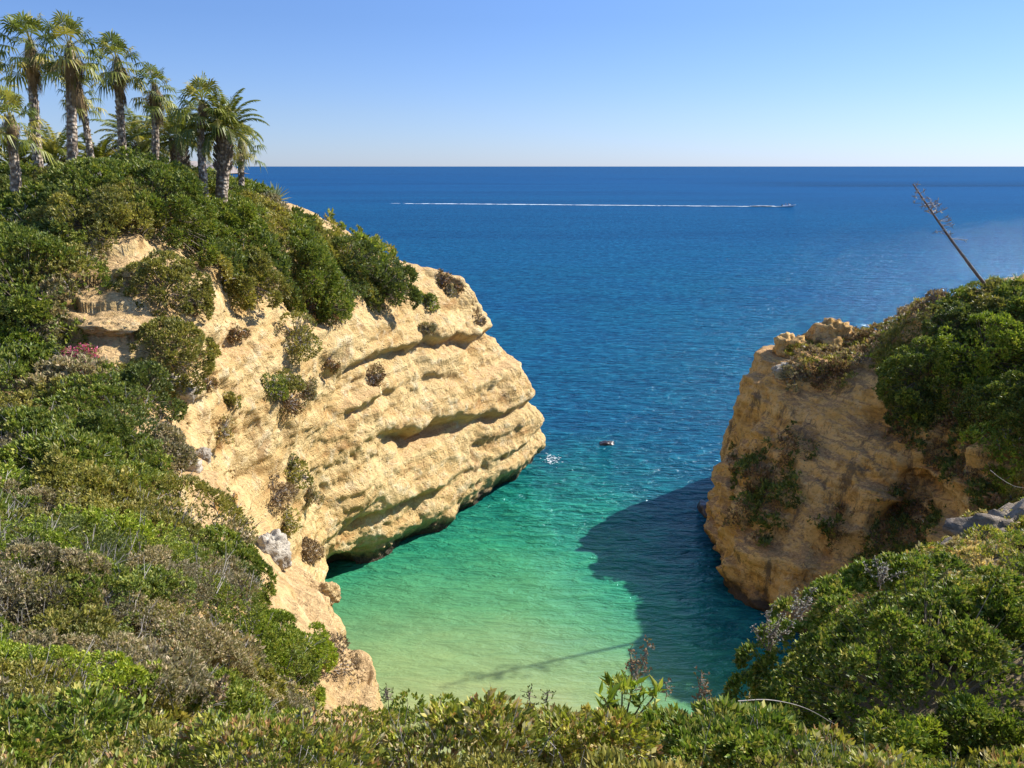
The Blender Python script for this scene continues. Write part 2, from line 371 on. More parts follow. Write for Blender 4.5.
mpa = N(nt, 'ShaderNodeMapping'); mpa.inputs['Scale'].default_value = (.25, .6, 1); mpa.inputs['Rotation'].default_value = (0, 0, R(-18)); L(nt, pos, mpa.inputs[0])
sand = noise(nt, mpa.outputs[0], 1.5, 5, .6, 1.2)
dd = mth(nt, 'ADD', dd, mth(nt, 'MULTIPLY', mth(nt, 'SUBTRACT', sand, .5), .035))
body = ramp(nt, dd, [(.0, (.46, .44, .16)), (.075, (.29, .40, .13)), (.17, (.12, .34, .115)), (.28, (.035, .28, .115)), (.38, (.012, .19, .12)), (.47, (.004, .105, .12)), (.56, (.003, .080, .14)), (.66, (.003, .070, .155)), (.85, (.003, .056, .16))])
wind = N(nt, 'ShaderNodeMapping'); wind.inputs['Scale'].default_value = (.0016, .007, 1); L(nt, pos, wind.inputs[0])
wn = noise(nt, wind.outputs[0], 1.0, 4, .6)
body = mix(nt, ramp(nt, wn, [(.38, .35), (.55, 0)]), body, (.002, .03, .10))
sx_ = N(nt, 'ShaderNodeSeparateXYZ'); L(nt, pos, sx_.inputs[0])
by_ = ramp(nt, mth(nt, 'MULTIPLY', mth(nt, 'SUBTRACT', sx_.outputs[1], 1000), .002), [(0, 0), (.12, 1), (.5, .6), (.9, 0)])
bx_ = ramp(nt, mth(nt, 'MULTIPLY', sx_.outputs[0], .001), [(.25, 0), (.42, .7)])
body = mix(nt, mth(nt, 'MULTIPLY', by_, bx_), body, (.002, .026, .075))
# ripples: three octaves, crests drawn out one way
def wavemap(sx, sy, rz):
    mp = N(nt, 'ShaderNodeMapping'); mp.inputs['Scale'].default_value = (sx, sy, 1); mp.inputs['Rotation'].default_value = (0, 0, R(rz)); L(nt, pos, mp.inputs[0]); return mp.outputs[0]
w1 = noise(nt, wavemap(.22, .55, 20), 1.0, 2, .5, .3)
w2 = noise(nt, wavemap(.7, 1.9, 12), 1.0, 3, .6, .5)
w3 = noise(nt, wavemap(2.6, 5.5, 28), 1.0, 3, .6, .4)
w0 = noise(nt, wavemap(.04, .14, 14), 1.0, 5, .65, .6)
hh = mth(nt, 'ADD', mth(nt, 'MULTIPLY', w0, 1.2), mth(nt, 'MULTIPLY', w1, 1.0)); hh = mth(nt, 'ADD', hh, mth(nt, 'ADD', mth(nt, 'MULTIPLY', w2, .62), mth(nt, 'MULTIPLY', w3, .16)))
calm = ramp(nt, mth(nt, 'MULTIPLY', at.outputs['Fac'], .5), [(.05, .30), (.31, 1), (.58, .8), (.66, .35), (.75, .12)])
bp = N(nt, 'ShaderNodeBump'); L(nt, mth(nt, 'MULTIPLY', calm, .8), bp.inputs['Strength']); bp.inputs['Distance'].default_value = 1.2; L(nt, hh, bp.inputs['Height'])
# ripple contrast painted into the body colour: shaded troughs, lit crests
body = mix(nt, mth(nt, 'MULTIPLY', ramp(nt, w2, [(.35, .7), (.52, 0)]), ramp(nt, at.outputs['Fac'], [(.2, .12), (.75, 1)])), body, mix(nt, 1.0, body, (.35, .5, .65), 'MULTIPLY'))
body = mix(nt, mth(nt, 'MULTIPLY', ramp(nt, w1, [(.38, .6), (.56, 0)]), ramp(nt, at.outputs['Fac'], [(.3, .1), (.8, 1)])), body, mix(nt, 1.0, body, (.5, .6, .7), 'MULTIPLY'))
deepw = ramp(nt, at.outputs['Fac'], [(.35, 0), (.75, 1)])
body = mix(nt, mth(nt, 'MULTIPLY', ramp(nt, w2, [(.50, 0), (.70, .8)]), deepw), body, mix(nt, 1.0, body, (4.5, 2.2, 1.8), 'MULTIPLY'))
body = mix(nt, ramp(nt, w0, [(.35, .4), (.6, 0)]), body, mix(nt, 1.0, body, (.5, .62, .75), 'MULTIPLY'))
df = N(nt, 'ShaderNodeBsdfDiffuse'); L(nt, body, df.inputs['Color']); L(nt, bp.outputs[0], df.inputs['Normal'])
gl = N(nt, 'ShaderNodeBsdfGlossy'); gl.inputs['Roughness'].default_value = .12; L(nt, bp.outputs[0], gl.inputs['Normal']); gl.inputs['Color'].default_value = (.62, .84, 1, 1)
fr = N(nt, 'ShaderNodeFresnel'); fr.inputs['IOR'].default_value = 1.33; L(nt, bp.outputs[0], fr.inputs['Normal'])
ms = N(nt, 'ShaderNodeMixShader'); L(nt, mth(nt, 'MINIMUM', mth(nt, 'MULTIPLY', fr.outputs[0], .7), .13), ms.inputs[0]); L(nt, df.outputs[0], ms.inputs[1]); L(nt, gl.outputs[0], ms.inputs[2])
o = N(nt, 'ShaderNodeOutputMaterial'); L(nt, ms.outputs[0], o.inputs[0])
f = grid_faces(420, 420)
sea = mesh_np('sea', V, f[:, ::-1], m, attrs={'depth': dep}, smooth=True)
tag(sea, kind='structure')

# ------------------------------------------------------------------ foliage
PAL = {  # base leaf colours, per-leaf choice
 'olive': [(0.213,0.206,0.042),(0.270,0.250,0.054),(0.156,0.163,0.036),(0.341,0.288,0.084)],
 'green': [(0.142,0.194,0.030),(0.199,0.237,0.036),(0.099,0.138,0.024),(0.270,0.275,0.054)],
 'bright': [(0.204,0.275,0.024),(0.276,0.341,0.033),(0.144,0.198,0.022),(0.360,0.374,0.066)],
 'dark': [(0.099,0.131,0.030),(0.128,0.163,0.036),(0.071,0.100,0.024),(0.185,0.200,0.048)],
 'grey': [(0.241,0.213,0.114),(0.312,0.263,0.156),(0.185,0.175,0.084),(0.398,0.312,0.204)],
 'hedge': [(.20,.22,.03),(.29,.28,.04),(.13,.17,.025),(.38,.35,.08),(.36,.28,.13),(.34,.20,.09),(.16,.19,.04),(.27,.29,.035),(.46,.41,.24),(.24,.25,.04),(.18,.21,.035)],
 'bush': [(0.112,0.170,0.019),(0.157,0.213,0.026),(0.081,0.126,0.019),(0.223,0.261,0.044),(0.304,0.281,0.070)],
 'dry': [(.26,.18,.10),(.33,.24,.14),(.21,.15,.09),(.38,.29,.18)],
 'rust': [(.24,.14,.07),(.30,.19,.11),(.19,.12,.06),(.18,.16,.06)],
 'palm': [(.15,.175,.03),(.22,.235,.04),(.10,.13,.025),(.33,.29,.06)],
 'pdry': [(.19,.13,.07),(.27,.19,.11),(.13,.09,.05),(.33,.25,.14)],
 'pink': [(.62,.11,.25),(.70,.20,.36),(.15,.18,.04),(.17,.18,.05),(.50,.08,.2),(.2,.2,.07)],
 'straw': [(.46,.36,.18),(.55,.45,.24),(.38,.29,.14),(.26,.25,.09)],
 'agave': [(.22,.27,.17),(.27,.32,.21),(.36,.38,.22),(.17,.22,.14)],
 'white': [(.6,.58,.53),(.5,.48,.44),(.42,.4,.36),(.3,.28,.2)],
}
def rdir(n):
    v = rng.normal(size=(n, 3)); return norm(v)
def leaves(T, D, n, ln, wd, pal, spread=.8, vary=.35, tint=None):
    """T tips (k,3), D tip directions, n leaves each, ln length array or scalar -> V, F, col"""
    k = len(T); T2 = np.repeat(T, n, 0); D2 = np.repeat(D, n, 0); m = k*n
    d = norm(D2+rdir(m)*spread)
    side = norm(np.cross(d, rdir(m)))
    l = (np.repeat(ln, n) if np.ndim(ln) else np.full(m, ln))*(1+vary*rng.uniform(-1, 1, m)); w = l*wd
    base = T2+rdir(m)*(l*.30)[:, None]
    up = norm(np.cross(side, d))
    mid = base+d*(l*.45)[:, None]+up*(l*.06)[:, None]
    V = np.stack([base, mid+side*(w*.5)[:, None], base+d*l[:, None], mid-side*(w*.5)[:, None]], 1)
    F_ = np.arange(m*4).reshape(m, 4)
    pc = np.array(PAL[pal]); ci = rng.integers(0, len(pc), k); ci = np.repeat(ci, n)
    c = pc[ci]; j = rng.random(m) < .35; c[j] = pc[rng.integers(0, len(pc), j.sum())]
    c = c*(1+.25*rng.uniform(-1, 1, (m, 1)))
    if tint is not None: c = c*np.repeat(tint, n, 0)
    return V.reshape(-1, 3), F_, np.repeat(c, 4, 0)
def sticks(A, B, ra, rb):
    """thin three-sided bars A->B"""
    d = norm(B-A); s = norm(np.cross(d, np.array([.31, .17, .93])+0*d)); t = np.cross(d, s); k = len(A); V = []
    ra = np.broadcast_to(ra, k)[:, None]; rb = np.broadcast_to(rb, k)[:, None]
    for (p, r) in ((A, ra), (B, rb)):
        for a in (0, 2.094, 4.188): V.append(p+r*(math.cos(a)*s+math.sin(a)*t))
    V = np.stack(V, 1); b = np.arange(k)[:, None]*6
    F_ = np.concatenate([b+np.array([[i, (i+1) % 3, 3+(i+1) % 3, 3+i]]) for i in range(3)])
    return V.reshape(-1, 3), F_
def join(parts):
    Vs, Fs, Cs, o = [], [], [], 0
    for p in parts:
        Vs.append(p[0]); Fs.append(p[1]+o); o += len(p[0])
        if len(p) > 2: Cs.append(p[2])
    return np.concatenate(Vs), np.concatenate(Fs), (np.concatenate(Cs) if Cs else None)

def shrub(name, label, cat, px, py, rx, ry, pal='green', group=None, leafpx=3.4, lai=2.6, twig=TWIG, which=None, wd=.42, lump=.30, nper=6, depth=None, dense=1.0, squash=1.0, bare=False, flat=.45, mat=None, kind=None, sunk=.15, spread=.8, clump=.20):
    """a domed shrub seen as an ellipse (px,py,rx,ry) in the photo, standing on the terrain behind it"""
    h = hit(px, py+ry*flat, which)
    if h is None: print('MISS', name, px, py); return None
    p, nrm, t = h; p = np.array(p); n = np.array(nrm)
    a = rx*t/F*1.02; H = ry*t/F*(1+flat)*1.03
    up = norm(np.array([0, 0, 1.])*1.0+n*.55*(1 if n[2] < .75 else .3))
    e1 = norm(np.cross(up, [0, 1, 0])) if abs(up[1]) < .9 else norm(np.cross(up, [1, 0, 0])); e2 = np.cross(e1, up)
    b = a*squash
    root = empty(name, tuple(p)); tag(root, label, cat, group, kind)
    ll = max(.035, leafpx*t/F)
    area = 2*PI*((a*b)**.8+2*(a*H)**.8)/3
    nt_ = int(dense*lai*area/(nper*.5*ll*ll*wd))
    nt_ = max(60, min(nt_, 26000))
    d = rdir(nt_); d[:, 2] = np.abs(d[:, 2])*1.0-.12
    # leafy clumps spread over the dome, dark gaps between them
    seed = int(px*7+py*13) % 9973
    q = d*np.array([a, b, H]); s = max(a, H)
    K = int(np.clip(2.4/clump**2*.55, 10, 220)); cd_ = rdir(K); cd_[:, 2] = np.abs(cd_[:, 2])-.12
    cr_ = clump*s*rng.uniform(.65, 1.35, K); csc = 1+lump*.9*fbm(cd_+seed, 1.1, 2, seed)+rng.uniform(-.5, .5, K)*lump*.55
    cc_ = cd_*np.array([a, b, H])*(csc-clump*.75)[:, None]
    pk = rng.choice(K, nt_, p=cr_**2/(cr_**2).sum()); cid = rng.random(K)[pk]
    od = norm(rdir(nt_)+norm(cd_[pk]/np.array([a, b, H]))*1.0)
    sh_ = cr_[pk]*(1-np.abs(rng.normal(0, .14, nt_)))
    q1 = cc_[pk]+od*sh_[:, None]*np.array([1, 1, .85])
    fill = rng.random(nt_) < .22
    q = np.where(fill[:, None], q*(rng.uniform(.6, .9, nt_)*(1-clump*.5))[:, None], q1); d = np.where(fill[:, None], d, od)
    wq = q[:, :1]*e1+q[:, 1:2]*e2+q[:, 2:]*up-up*(sunk*H)
    nn = norm(d); nn = nn[:, :1]*e1+nn[:, 1:2]*e2+nn[:, 2:]*up
    D = norm(nn+np.array([0, 0, .45]))
    tnt = (1+.28*fbm(wq+p, 1/(.3*s), 2, seed+5)[:, None]*np.array([[1.2, 1, .6]]))*(1+.35*(cid[:, None]-.5)*np.array([[1.2, 1, .5]]))
    if not bare:
        Vv, Ff, cc = leaves(wq, D, nper, ll, wd, pal, spread, tint=tnt)
        mesh_np('foliage', Vv, Ff, mat or LEAF, root, cc)
    # branches
    nb = int(min(nt_, 60+(500 if bare else 60)*min(1.5, a))); k = rng.choice(nt_, nb, replace=nb > nt_)
    B = wq[k]*(1.03 if bare else .96); A = B*rng.uniform(.1, .45, (nb, 1)); r = max(.006, .42*t/F*(1 if bare else .7))
    if bare:
        B2 = []; A2 = []
        for _ in range(3):
            f_ = rng.uniform(.4, .9, (nb, 1)); s0 = A+(B-A)*f_; A2.append(s0); B2.append(s0+norm((B-A)+rdir(nb)*.8*np.linalg.norm(B-A, axis=1, keepdims=True))*np.linalg.norm(B-A, axis=1, keepdims=True)*.35)
        A = np.concatenate([A]+A2); B = np.concatenate([B]+B2)
    Vv, Ff = sticks(A, B, r*1.6, r*.6)
    mesh_np('branches', Vv, Ff, twig, root)
    return root

from functools import reduce
def inpoly(x, y, poly):
    r = np.zeros(len(x), bool); n = len(poly)
    for i in range(n):
        x1, y1 = poly[i]; x2, y2 = poly[(i+1) % n]
        c = ((y1 > y) != (y2 > y)) & (x < (x2-x1)*(y-y1)/(y2-y1+1e-12)+x1)
        r ^= c
    return r
def sample_surface(G, polys, dens_fn, holes=(), cap=400000, vis=True, jit=6):
    """random points on a terrain grid inside picture-plan polygons; dens_fn(dist)->per m2"""
    n, m, _ = G.shape; f = grid_faces(n, m); Vv = G.reshape(-1, 3)
    a, b, c, d = (Vv[f[:, i]] for i in range(4)); ctr = (a+b+c+d)/4
    nr = np.cross(c-a, b-d); ar = np.linalg.norm(nr, axis=1)/2; nr = norm(nr); 
    px, py, dp = proj(ctr)
    jx = jit*fbm(ctr, .8, 3, 91)*2; jy = jit*fbm(ctr, .8, 3, 95)*2
    k = np.zeros(len(f), bool)
    for pl in polys: k |= inpoly(px+jx, py+jy, pl)
    for pl in holes: k &= ~inpoly(px+jx, py+jy, pl)
    toward = np.einsum('ij,ij->i', nr, ctr-np.array([0, 0, CH])); sg = np.sign(-toward)
    nr = nr*np.sign(nr[:, 2:3]+1e-9)
    k &= ctr[:, 1] > .2
    # not on the far side
    k &= (np.einsum('ij,ij->i', nr, ctr-np.array([0, 0, CH+3.])) < 0) | (nr[:, 2] < .3)
    idx = np.nonzero(k)[0]
    if not len(idx): return None
    cnt = ar[idx]*dens_fn(dp[idx]); tot = cnt.sum()
    if tot > cap: cnt *= cap/tot
    ci = np.floor(cnt+rng.random(len(cnt))).astype(int)
    idx = np.repeat(idx, ci); u = rng.random((len(idx), 1)); v = rng.random((len(idx), 1))
    p = (a[idx]*(1-u)+b[idx]*u)*(1-v)+(d[idx]*(1-u)+c[idx]*u)*v
    return p, nr[idx], dp[idx]
def scrub(name, G, polys, pals, H=.8, R1=1.3, R2=.4, leafpx=3.4, lai=2.2, nper=6, holes=(), wd=.42, kind='stuff', label=None, cat=None, seed=0, cap=60000, minleaf=.035, jit=6, mat=None, spread=.8, group=None, twigs=.07):
    def dens(dist):
        ll = np.maximum(minleaf, leafpx*dist/F); return lai/(nper*.5*ll*ll*wd)
    r = sample_surface(G, polys, dens, holes, cap, jit=jit)
    if r is None: print('no scrub', name); return
    p, n, dist = r; q = p[:, :2]+.25*np.c_[fbm(p, .9, 2, seed+1), fbm(p, .9, 2, seed+2)]
    h1, o1, id1 = domes(q, R1, seed); h2, o2, id2 = domes(q, R2, seed+10)
    edge = .15+.85*h1
    hh = H*(edge*(.65+.6*id1)+.42*h2*(.6+.8*id2))-H*.12
    deep = np.abs(rng.normal(0, .07, len(p)))*H+(rng.random(len(p)) < .22)*rng.uniform(0, .5, len(p))*H
    upv = norm(n*.8+np.array([0, 0, .8]))
    T = p+upv*(hh-deep)[:, None]
    D = norm(np.c_[o1*.9+o2*.9, np.full(len(p), .0)]+upv*.75)
    ll = np.maximum(minleaf, leafpx*dist/F)*(.7+.75*((id1*7.3) % 1))*(.85+.3*id2)
    lp = max(1, len(pals)); which = np.clip((id1*lp).astype(int), 0, lp-1)
    parts = []
    tn = (1+.3*fbm(p, .5, 3, seed+7)[:, None]*np.array([[1.2, 1, .5]]))*(1+.4*(id2[:, None]-.5)*np.array([[1.2, 1, .5]]))
    for i, pl in enumerate(pals):
        k = which == i
        if k.sum(): parts.append(leaves(T[k], D[k], nper, ll[k], wd, pl, spread, tint=tn[k]))
    Vv, Ff, cc = join(parts)
    o = mesh_np(name, Vv, Ff, mat or LEAF, None, cc); tag(o, label, cat, group, kind=kind)
    if twigs:
        kk = rng.choice(len(T), int(len(T)*twigs)); kk = kk[((id1[kk]*3.7+id2[kk]) % 1) < .45]; A = T[kk]-upv[kk]*.35*H; dd_ = norm(D[kk]+rdir(len(kk))*.55+np.array([0, 0, .3])); l_ = (H*rng.uniform(.25, .75, len(kk)))[:, None]
        r_ = .33*dist[kk]/F; m_ = A+dd_*l_*.6; B1 = m_+norm(dd_+rdir(len(kk))*.5)*l_*.45; B2 = m_+norm(dd_+rdir(len(kk))*.6)*l_*.35
        Vv, Ff = sticks(np.concatenate([A, m_, m_]), np.concatenate([m_, B1, B2]), np.concatenate([r_*1.5, r_, r_]), np.concatenate([r_, r_*.5, r_*.5])); b_ = mesh_np('branches', Vv, Ff, GREYTWIG, o); tag(b_, kind='stuff')
    print(name, len(T), 'tips')
    return o
# ------------------------------------------------------------------ scrub masses
hill = [(-60,196),(20,190),(70,180),(100,165),(150,166),(200,178),(240,200),(270,212),(300,222),(345,240),(385,262),(412,285),(414,300),(395,306),(370,304),(345,316),(318,308),(300,318),(275,300),(245,300),(215,290),(205,270),(190,256),(168,240),(130,238),(100,240),(60,225),(-60,235)]
leftbank = [(-60,225),(50,220),(85,255),(96,280),(90,312),(68,330),(66,352),(60,372),(95,380),(125,400),(146,425),(156,455),(158,480),(174,510),(208,536),(236,556),(240,582),(238,604),(268,622),(288,644),(290,690),(312,720),(-60,760)]
scrub('scrub', GL, [hill], ['olive', 'green', 'dark', 'green'], H=.85, R1=2.1, R2=.6, leafpx=2.9, lai=3.0, seed=5, cap=45000, label='green coastal scrub over the hilltop below the palms', cat='scrub', holes=[[(252,178),(350,178),(362,248),(320,236),(276,222)],[(395,255),(430,255),(430,300),(412,300),(402,280)]])
scrub('scrub', GL, [leftbank], ['green', 'grey', 'olive', 'dark', 'green', 'olive', 'bright'], H=.95, R1=1.5, R2=.42, leafpx=3.0, lai=3.3, seed=25, cap=95000, label='mixed green and grey scrub covering the near left slope', cat='scrub', holes=[[(95,242),(150,244),(146,265),(135,330),(75,335),(72,315),(98,285)],[(245,612),(300,612),(325,650),(320,690),(262,690),(240,650)]])
scrub('scrub', GF, [[(-80,615),(235,615),(255,660),(310,700),(330,745),(-80,770)]], ['green', 'olive', 'grey', 'bright'], H=.6, R1=.8, R2=.25, leafpx=3.4, lai=2.4, seed=45, cap=40000, label='low green scrub just beyond the foreground hedge', cat='scrub')
rtop = [(870,362),(895,342),(920,328),(940,308),(965,296),(1100,284),(1100,520),(1015,520),(985,480),(960,430),(905,425),(890,400),(885,372),(860,362)]
scrub('scrub', GR, [rtop], ['green', 'bright', 'olive', 'green'], H=.6, R1=1.8, R2=.5, leafpx=2.6, lai=2.8, seed=65, cap=50000, label='green scrub spilling over the top of the right headland', cat='scrub')
scrub('scrub', GR, [[(742,462),(768,448),(795,470),(800,492),(785,512),(778,548),(750,540),(735,505)],[(815,530),(840,512),(852,528),(835,560),(820,552)],[(868,512),(905,498),(940,520),(942,560),(900,575),(862,560)],[(790,432),(806,440),(802,462),(786,452)],[(885,400),(930,400),(1000,480),(1040,560),(985,520),(950,470),(925,470),(905,460)]], ['dark', 'dark', 'rust'], H=.35, R1=.9, R2=.3, leafpx=3.0, lai=1.9, seed=85, cap=26000, label='dark hanging scrub in patches on the orange cliff face', cat='scrub', jit=20)
scrub('scrub', GR, [[(778,350),(800,340),(850,330),(900,310),(925,288),(955,284),(900,345),(860,372),(840,400),(800,380)]], ['rust', 'olive', 'dry'], H=.35, R1=.8, R2=.3, leafpx=2.6, lai=1.1, seed=95, cap=9000, label='thin dry brown scrub along the crest of the right headland', cat='scrub')
scrub('grass', GF, [[(740,660),(800,622),(870,590),(930,566),(985,530),(1200,490),(1200,620),(1000,640),(780,760)]], ['olive', 'straw', 'green', 'hedge'], H=.35, R1=.6, R2=.2, leafpx=3.4, lai=2.2, seed=105, cap=30000, label='low yellow green cover on the slope behind the big bush', cat='ground cover', jit=2)
# foreground hedge, knee high, at the photographer's feet
scrub('ground_cover', GF, [[(-250,700),(0,706),(400,708),(700,708),(760,738),(1100,760),(1300,760),(1300,1150),(-250,1150)]], ['hedge', 'olive', 'hedge', 'hedge', 'bush'], H=.30, R1=.6, R2=.17, leafpx=5.8, lai=2.8, nper=7, wd=.46, seed=125, cap=85000, minleaf=.02, jit=14, spread=.6, label='yellow green leathery leaved ground cover along the bottom edge', cat='ground cover')

# ------------------------------------------------------------------ single shrubs
SH = 'shrub'
shrub('shrub', 'round olive green shrub beside the rocky path, above its twin', SH, 166, 278, 40, 31, 'olive', leafpx=2.8, lai=3.2, lump=.16, clump=.12)
shrub('shrub', 'round olive green shrub below its twin, above the pale boulders', SH, 170, 346, 42, 34, 'olive', leafpx=2.8, lai=3.2, lump=.18, clump=.12)
shrub('shrub', 'large bright dark green shrub left of the rocky path', SH, 30, 285, 60, 60, 'green', leafpx=3, lai=3, lump=.25)
shrub('shrub', 'dense green shrub at the left edge under the large shrub', SH, 16, 335, 50, 40, 'dark', leafpx=3, lai=3)
shrub('shrub', 'tall domed green shrub on the hilltop in front of the palms', SH, 150, 197, 58, 36, 'green', leafpx=2.8, lai=3.2, lump=.25)
shrub('shrub', 'green shrub sloping down right from the hilltop dome', SH, 208, 210, 50, 34, 'green', leafpx=2.8, lai=3.2)
shrub('shrub', 'olive shrub spreading across the hill left of the hilltop dome', SH, 85, 216, 50, 24, 'olive', leafpx=2.8, lai=3)
shrub('shrub', 'dark green shrub hanging over the cliff brow, rightmost on the headland', SH, 378, 280, 36, 27, 'dark', leafpx=2.6, lai=3.2)
shrub('shrub', 'dark shrub with bare grey twigs below the sandy bluff', SH, 345, 258, 32, 24, 'dark', leafpx=2.6, lai=3)
shrub('shrub', 'bushy green shrub in the middle of the cliff brow', SH, 300, 262, 42, 34, 'green', leafpx=2.7, lai=3.2)
shrub('shrub', 'tongue of green shrub reaching down the brow below the others', SH, 326, 300, 22, 24, 'green', leafpx=2.6, lai=3)
shrub('shrub', 'olive shrub between the hilltop scrub and the bare sandy slope', SH, 242, 268, 40, 28, 'olive', leafpx=2.7, lai=3)
shrub('shrub', 'bright yellow green bush at the rocky rim above the cove', SH, 276, 645, 46, 42, 'bright', leafpx=2.8, lai=3.4, lump=.2)
shrub('shrub', 'bright green shrub high on the near left slope', SH, 30, 515, 42, 20, 'bright', leafpx=3, lai=2.6)
shrub('shrub', 'tall bright green bush at the lower left below the grey scrub', SH, 30, 690, 48, 24, 'bright', leafpx=3, lai=2.4)
shrub('shrub', 'yellowish green shrub low on the slope beside the white twigs', SH, 165, 690, 26, 20, 'bright', leafpx=3, lai=2.4)
shrub('shrub', 'dark green shrub beside the upper pale boulder', SH, 140, 388, 32, 28, 'dark', leafpx=3, lai=3)
shrub('shrub', 'dark bluish green shrub in the middle of the left slope', SH, 75, 440, 60, 40, 'green', leafpx=3, lai=2.8)
shrub('shrub', 'olive shrub with brown twigs left of the lower pale boulder', SH, 155, 445, 34, 26, 'grey', leafpx=3, lai=2.4)
shrub('shrub', 'grey green shrub in the middle of the near left slope', SH, 120, 590, 64, 46, 'grey', leafpx=3, lai=2.6)
shrub('shrub', 'green shrub on the near slope beneath the sandy rim', SH, 215, 570, 50, 38, 'green', leafpx=3, lai=2.8)
shrub('shrub', 'large grey green shrub against the left edge of the near slope', SH, 22, 590, 62, 48, 'grey', leafpx=3, lai=2.6)
shrub('shrub', 'mid green shrub left of the bright rim bush', SH, 205, 650, 44, 34, 'green', leafpx=3, lai=2.6)
shrub('dry_shrub', 'bare pinkish brown twiggy shrub on the pale rim above the cove', 'dry shrub', 330, 655, 24, 32, 'dry', leafpx=2.2, lai=.7, bare=False, twig=GREYTWIG, mat=DRY)
shrub('dry_shrub', 'leafless grey twiggy shrub at the left edge of the slope', 'dry shrub', 14, 458, 30, 26, bare=True, twig=GREYTWIG)
shrub('dry_shrub', 'dry straw coloured shrub under the leafless grey one', 'dry shrub', 10, 490, 24, 16, 'straw', leafpx=2.6, lai=2, mat=DRY)
shrub('dry_shrub', 'dry rusty shrub between the boulders and the green slope', 'dry shrub', 128, 478, 22, 28, 'rust', leafpx=2.6, lai=1.6, mat=DRY)
for (x, y, rx, ry, pl, la, lb) in [
  (235,330,13,7,'rust',2,'small dark brown dead shrub on the bare sandy slope'),
  (296,332,20,22,'olive',1.8,'olive and rust shrub on the upper cliff slope'),
  (312,308,18,9,'rust',1.6,'rusty twiggy shrub just under the green brow shrubs'),
  (270,385,13,14,'green',2.2,'green tuft on the cliff slope beside a grey one'),
  (283,372,18,9,'olive',1.8,'olive tuft above the grey tuft on the slope'),
  (305,384,10,13,'grey',2.2,'grey green tuft on the middle of the cliff slope'),
  (286,400,18,8,'rust',1.6,'low rusty mat under the green and grey tufts'),
  (228,398,8,8,'olive',2,'small round olive tuft on the sandy face'),
  (222,428,9,13,'straw',1.6,'dry straw tuft hanging down the sandy face'),
  (208,380,8,9,'rust',1.6,'small brown dead tuft right of the upper boulder'),
  (275,488,14,16,'dry',1.8,'dry brown tuft in the gully below the slope'),
  (310,492,10,11,'grey',2.2,'grey tuft at the right side of the gully'),
  (292,470,16,9,'olive',1.7,'low olive mat at the head of the gully'),
  (285,515,9,14,'olive',1.8,'narrow olive tuft down in the gully'),
  (302,545,16,13,'dry',2,'dusty pink dry shrub below the gully overhang'),
  (291,462,4,9,'dark',2,'thin dark tuft on the rib above the gully'),
  (442,276,9,4,'rust',2,'flat rusty tuft on the cliff top, leftmost of two'),
  (458,287,7,3,'rust',2,'flat rusty tuft near the cliff top corner, rightmost of two'),
  (448,291,7,5,'grey',2,'grey tuft under the two flat rusty tufts'),
  (425,298,12,6,'green',2.2,'small green shrub right of the dark brow shrub'),
  (427,326,9,7,'grey',1.8,'grey tuft clinging to the upper cliff face'),
  (370,372,9,12,'rust',1.6,'rusty tuft clinging to a ledge of the cliff face'),
  (330,362,9,8,'rust',1.5,'brown tuft on the left part of the cliff face'),
  (477,318,5,7,'dry',1.5,'dry tuft near the seaward corner of the cliff'),
  (270,207,17,16,'grey',2.2,'grey shrub in front of the agaves by the sandy bluff'),
  (238,203,26,17,'olive',2.8,'olive shrub beneath the small rightmost palm'),
  (60,335,8,9,'olive',2,'olive tuft by the pink flowers'),
  (15,352,24,14,'olive',2.6,'yellow olive shrub under the dense green one at the left edge'),
  (125,368,14,12,'olive',2.2,'olive tuft between the flowers and the boulder shrub'),
  (190,310,6,4,'rust',1.6,'tiny rust tuft between the two round shrubs'),
 ]:
    shrub('tuft' if rx < 15 else 'shrub', lb, 'tuft' if rx < 15 else SH, x, y, rx, ry, pl, leafpx=2.4, lai=la, mat=DRY if pl in ('dry', 'rust', 'straw') else LEAF, twig=GREYTWIG, lump=.6, clump=.36, spread=1.1, dense=.85)
shrub('flowering_shrub', 'shrub with bright pink flowers beside the path slab', 'flowering shrub', 86, 357, 15, 18, 'pink', leafpx=2.4, lai=1.6)
# big glossy bush on the right
shrub('bush', 'large glossy green bush filling the lower right corner', 'bush', 925, 690, 148, 108, 'bush', leafpx=4.2, lai=3.4, which=[2], lump=.42, wd=.5, flat=.25, clump=.11)
shrub('bush', 'rounded green bush at the left foot of the large glossy bush', 'bush', 822, 694, 60, 50, 'bush', leafpx=4.2, lai=3.2, which=[2], lump=.42, wd=.5)
shrub('bush', 'sunlit green bush at the right edge above the large glossy bush', 'bush', 990, 612, 75, 36, 'bush', leafpx=4.0, lai=3.2, which=[2], lump=.42, wd=.5)
shrub('bush', 'green bush with grey twig tips at the top of the right corner', 'bush', 872, 628, 46, 34, 'bush', leafpx=4.0, lai=3.2, which=[2], lump=.42, wd=.5)
shrub('bush', 'yellow green feathery bush in the bottom right corner', 'bush', 955, 748, 62, 40, 'bright', leafpx=4.6, lai=2.2, which=[2], lump=.3, wd=.3)

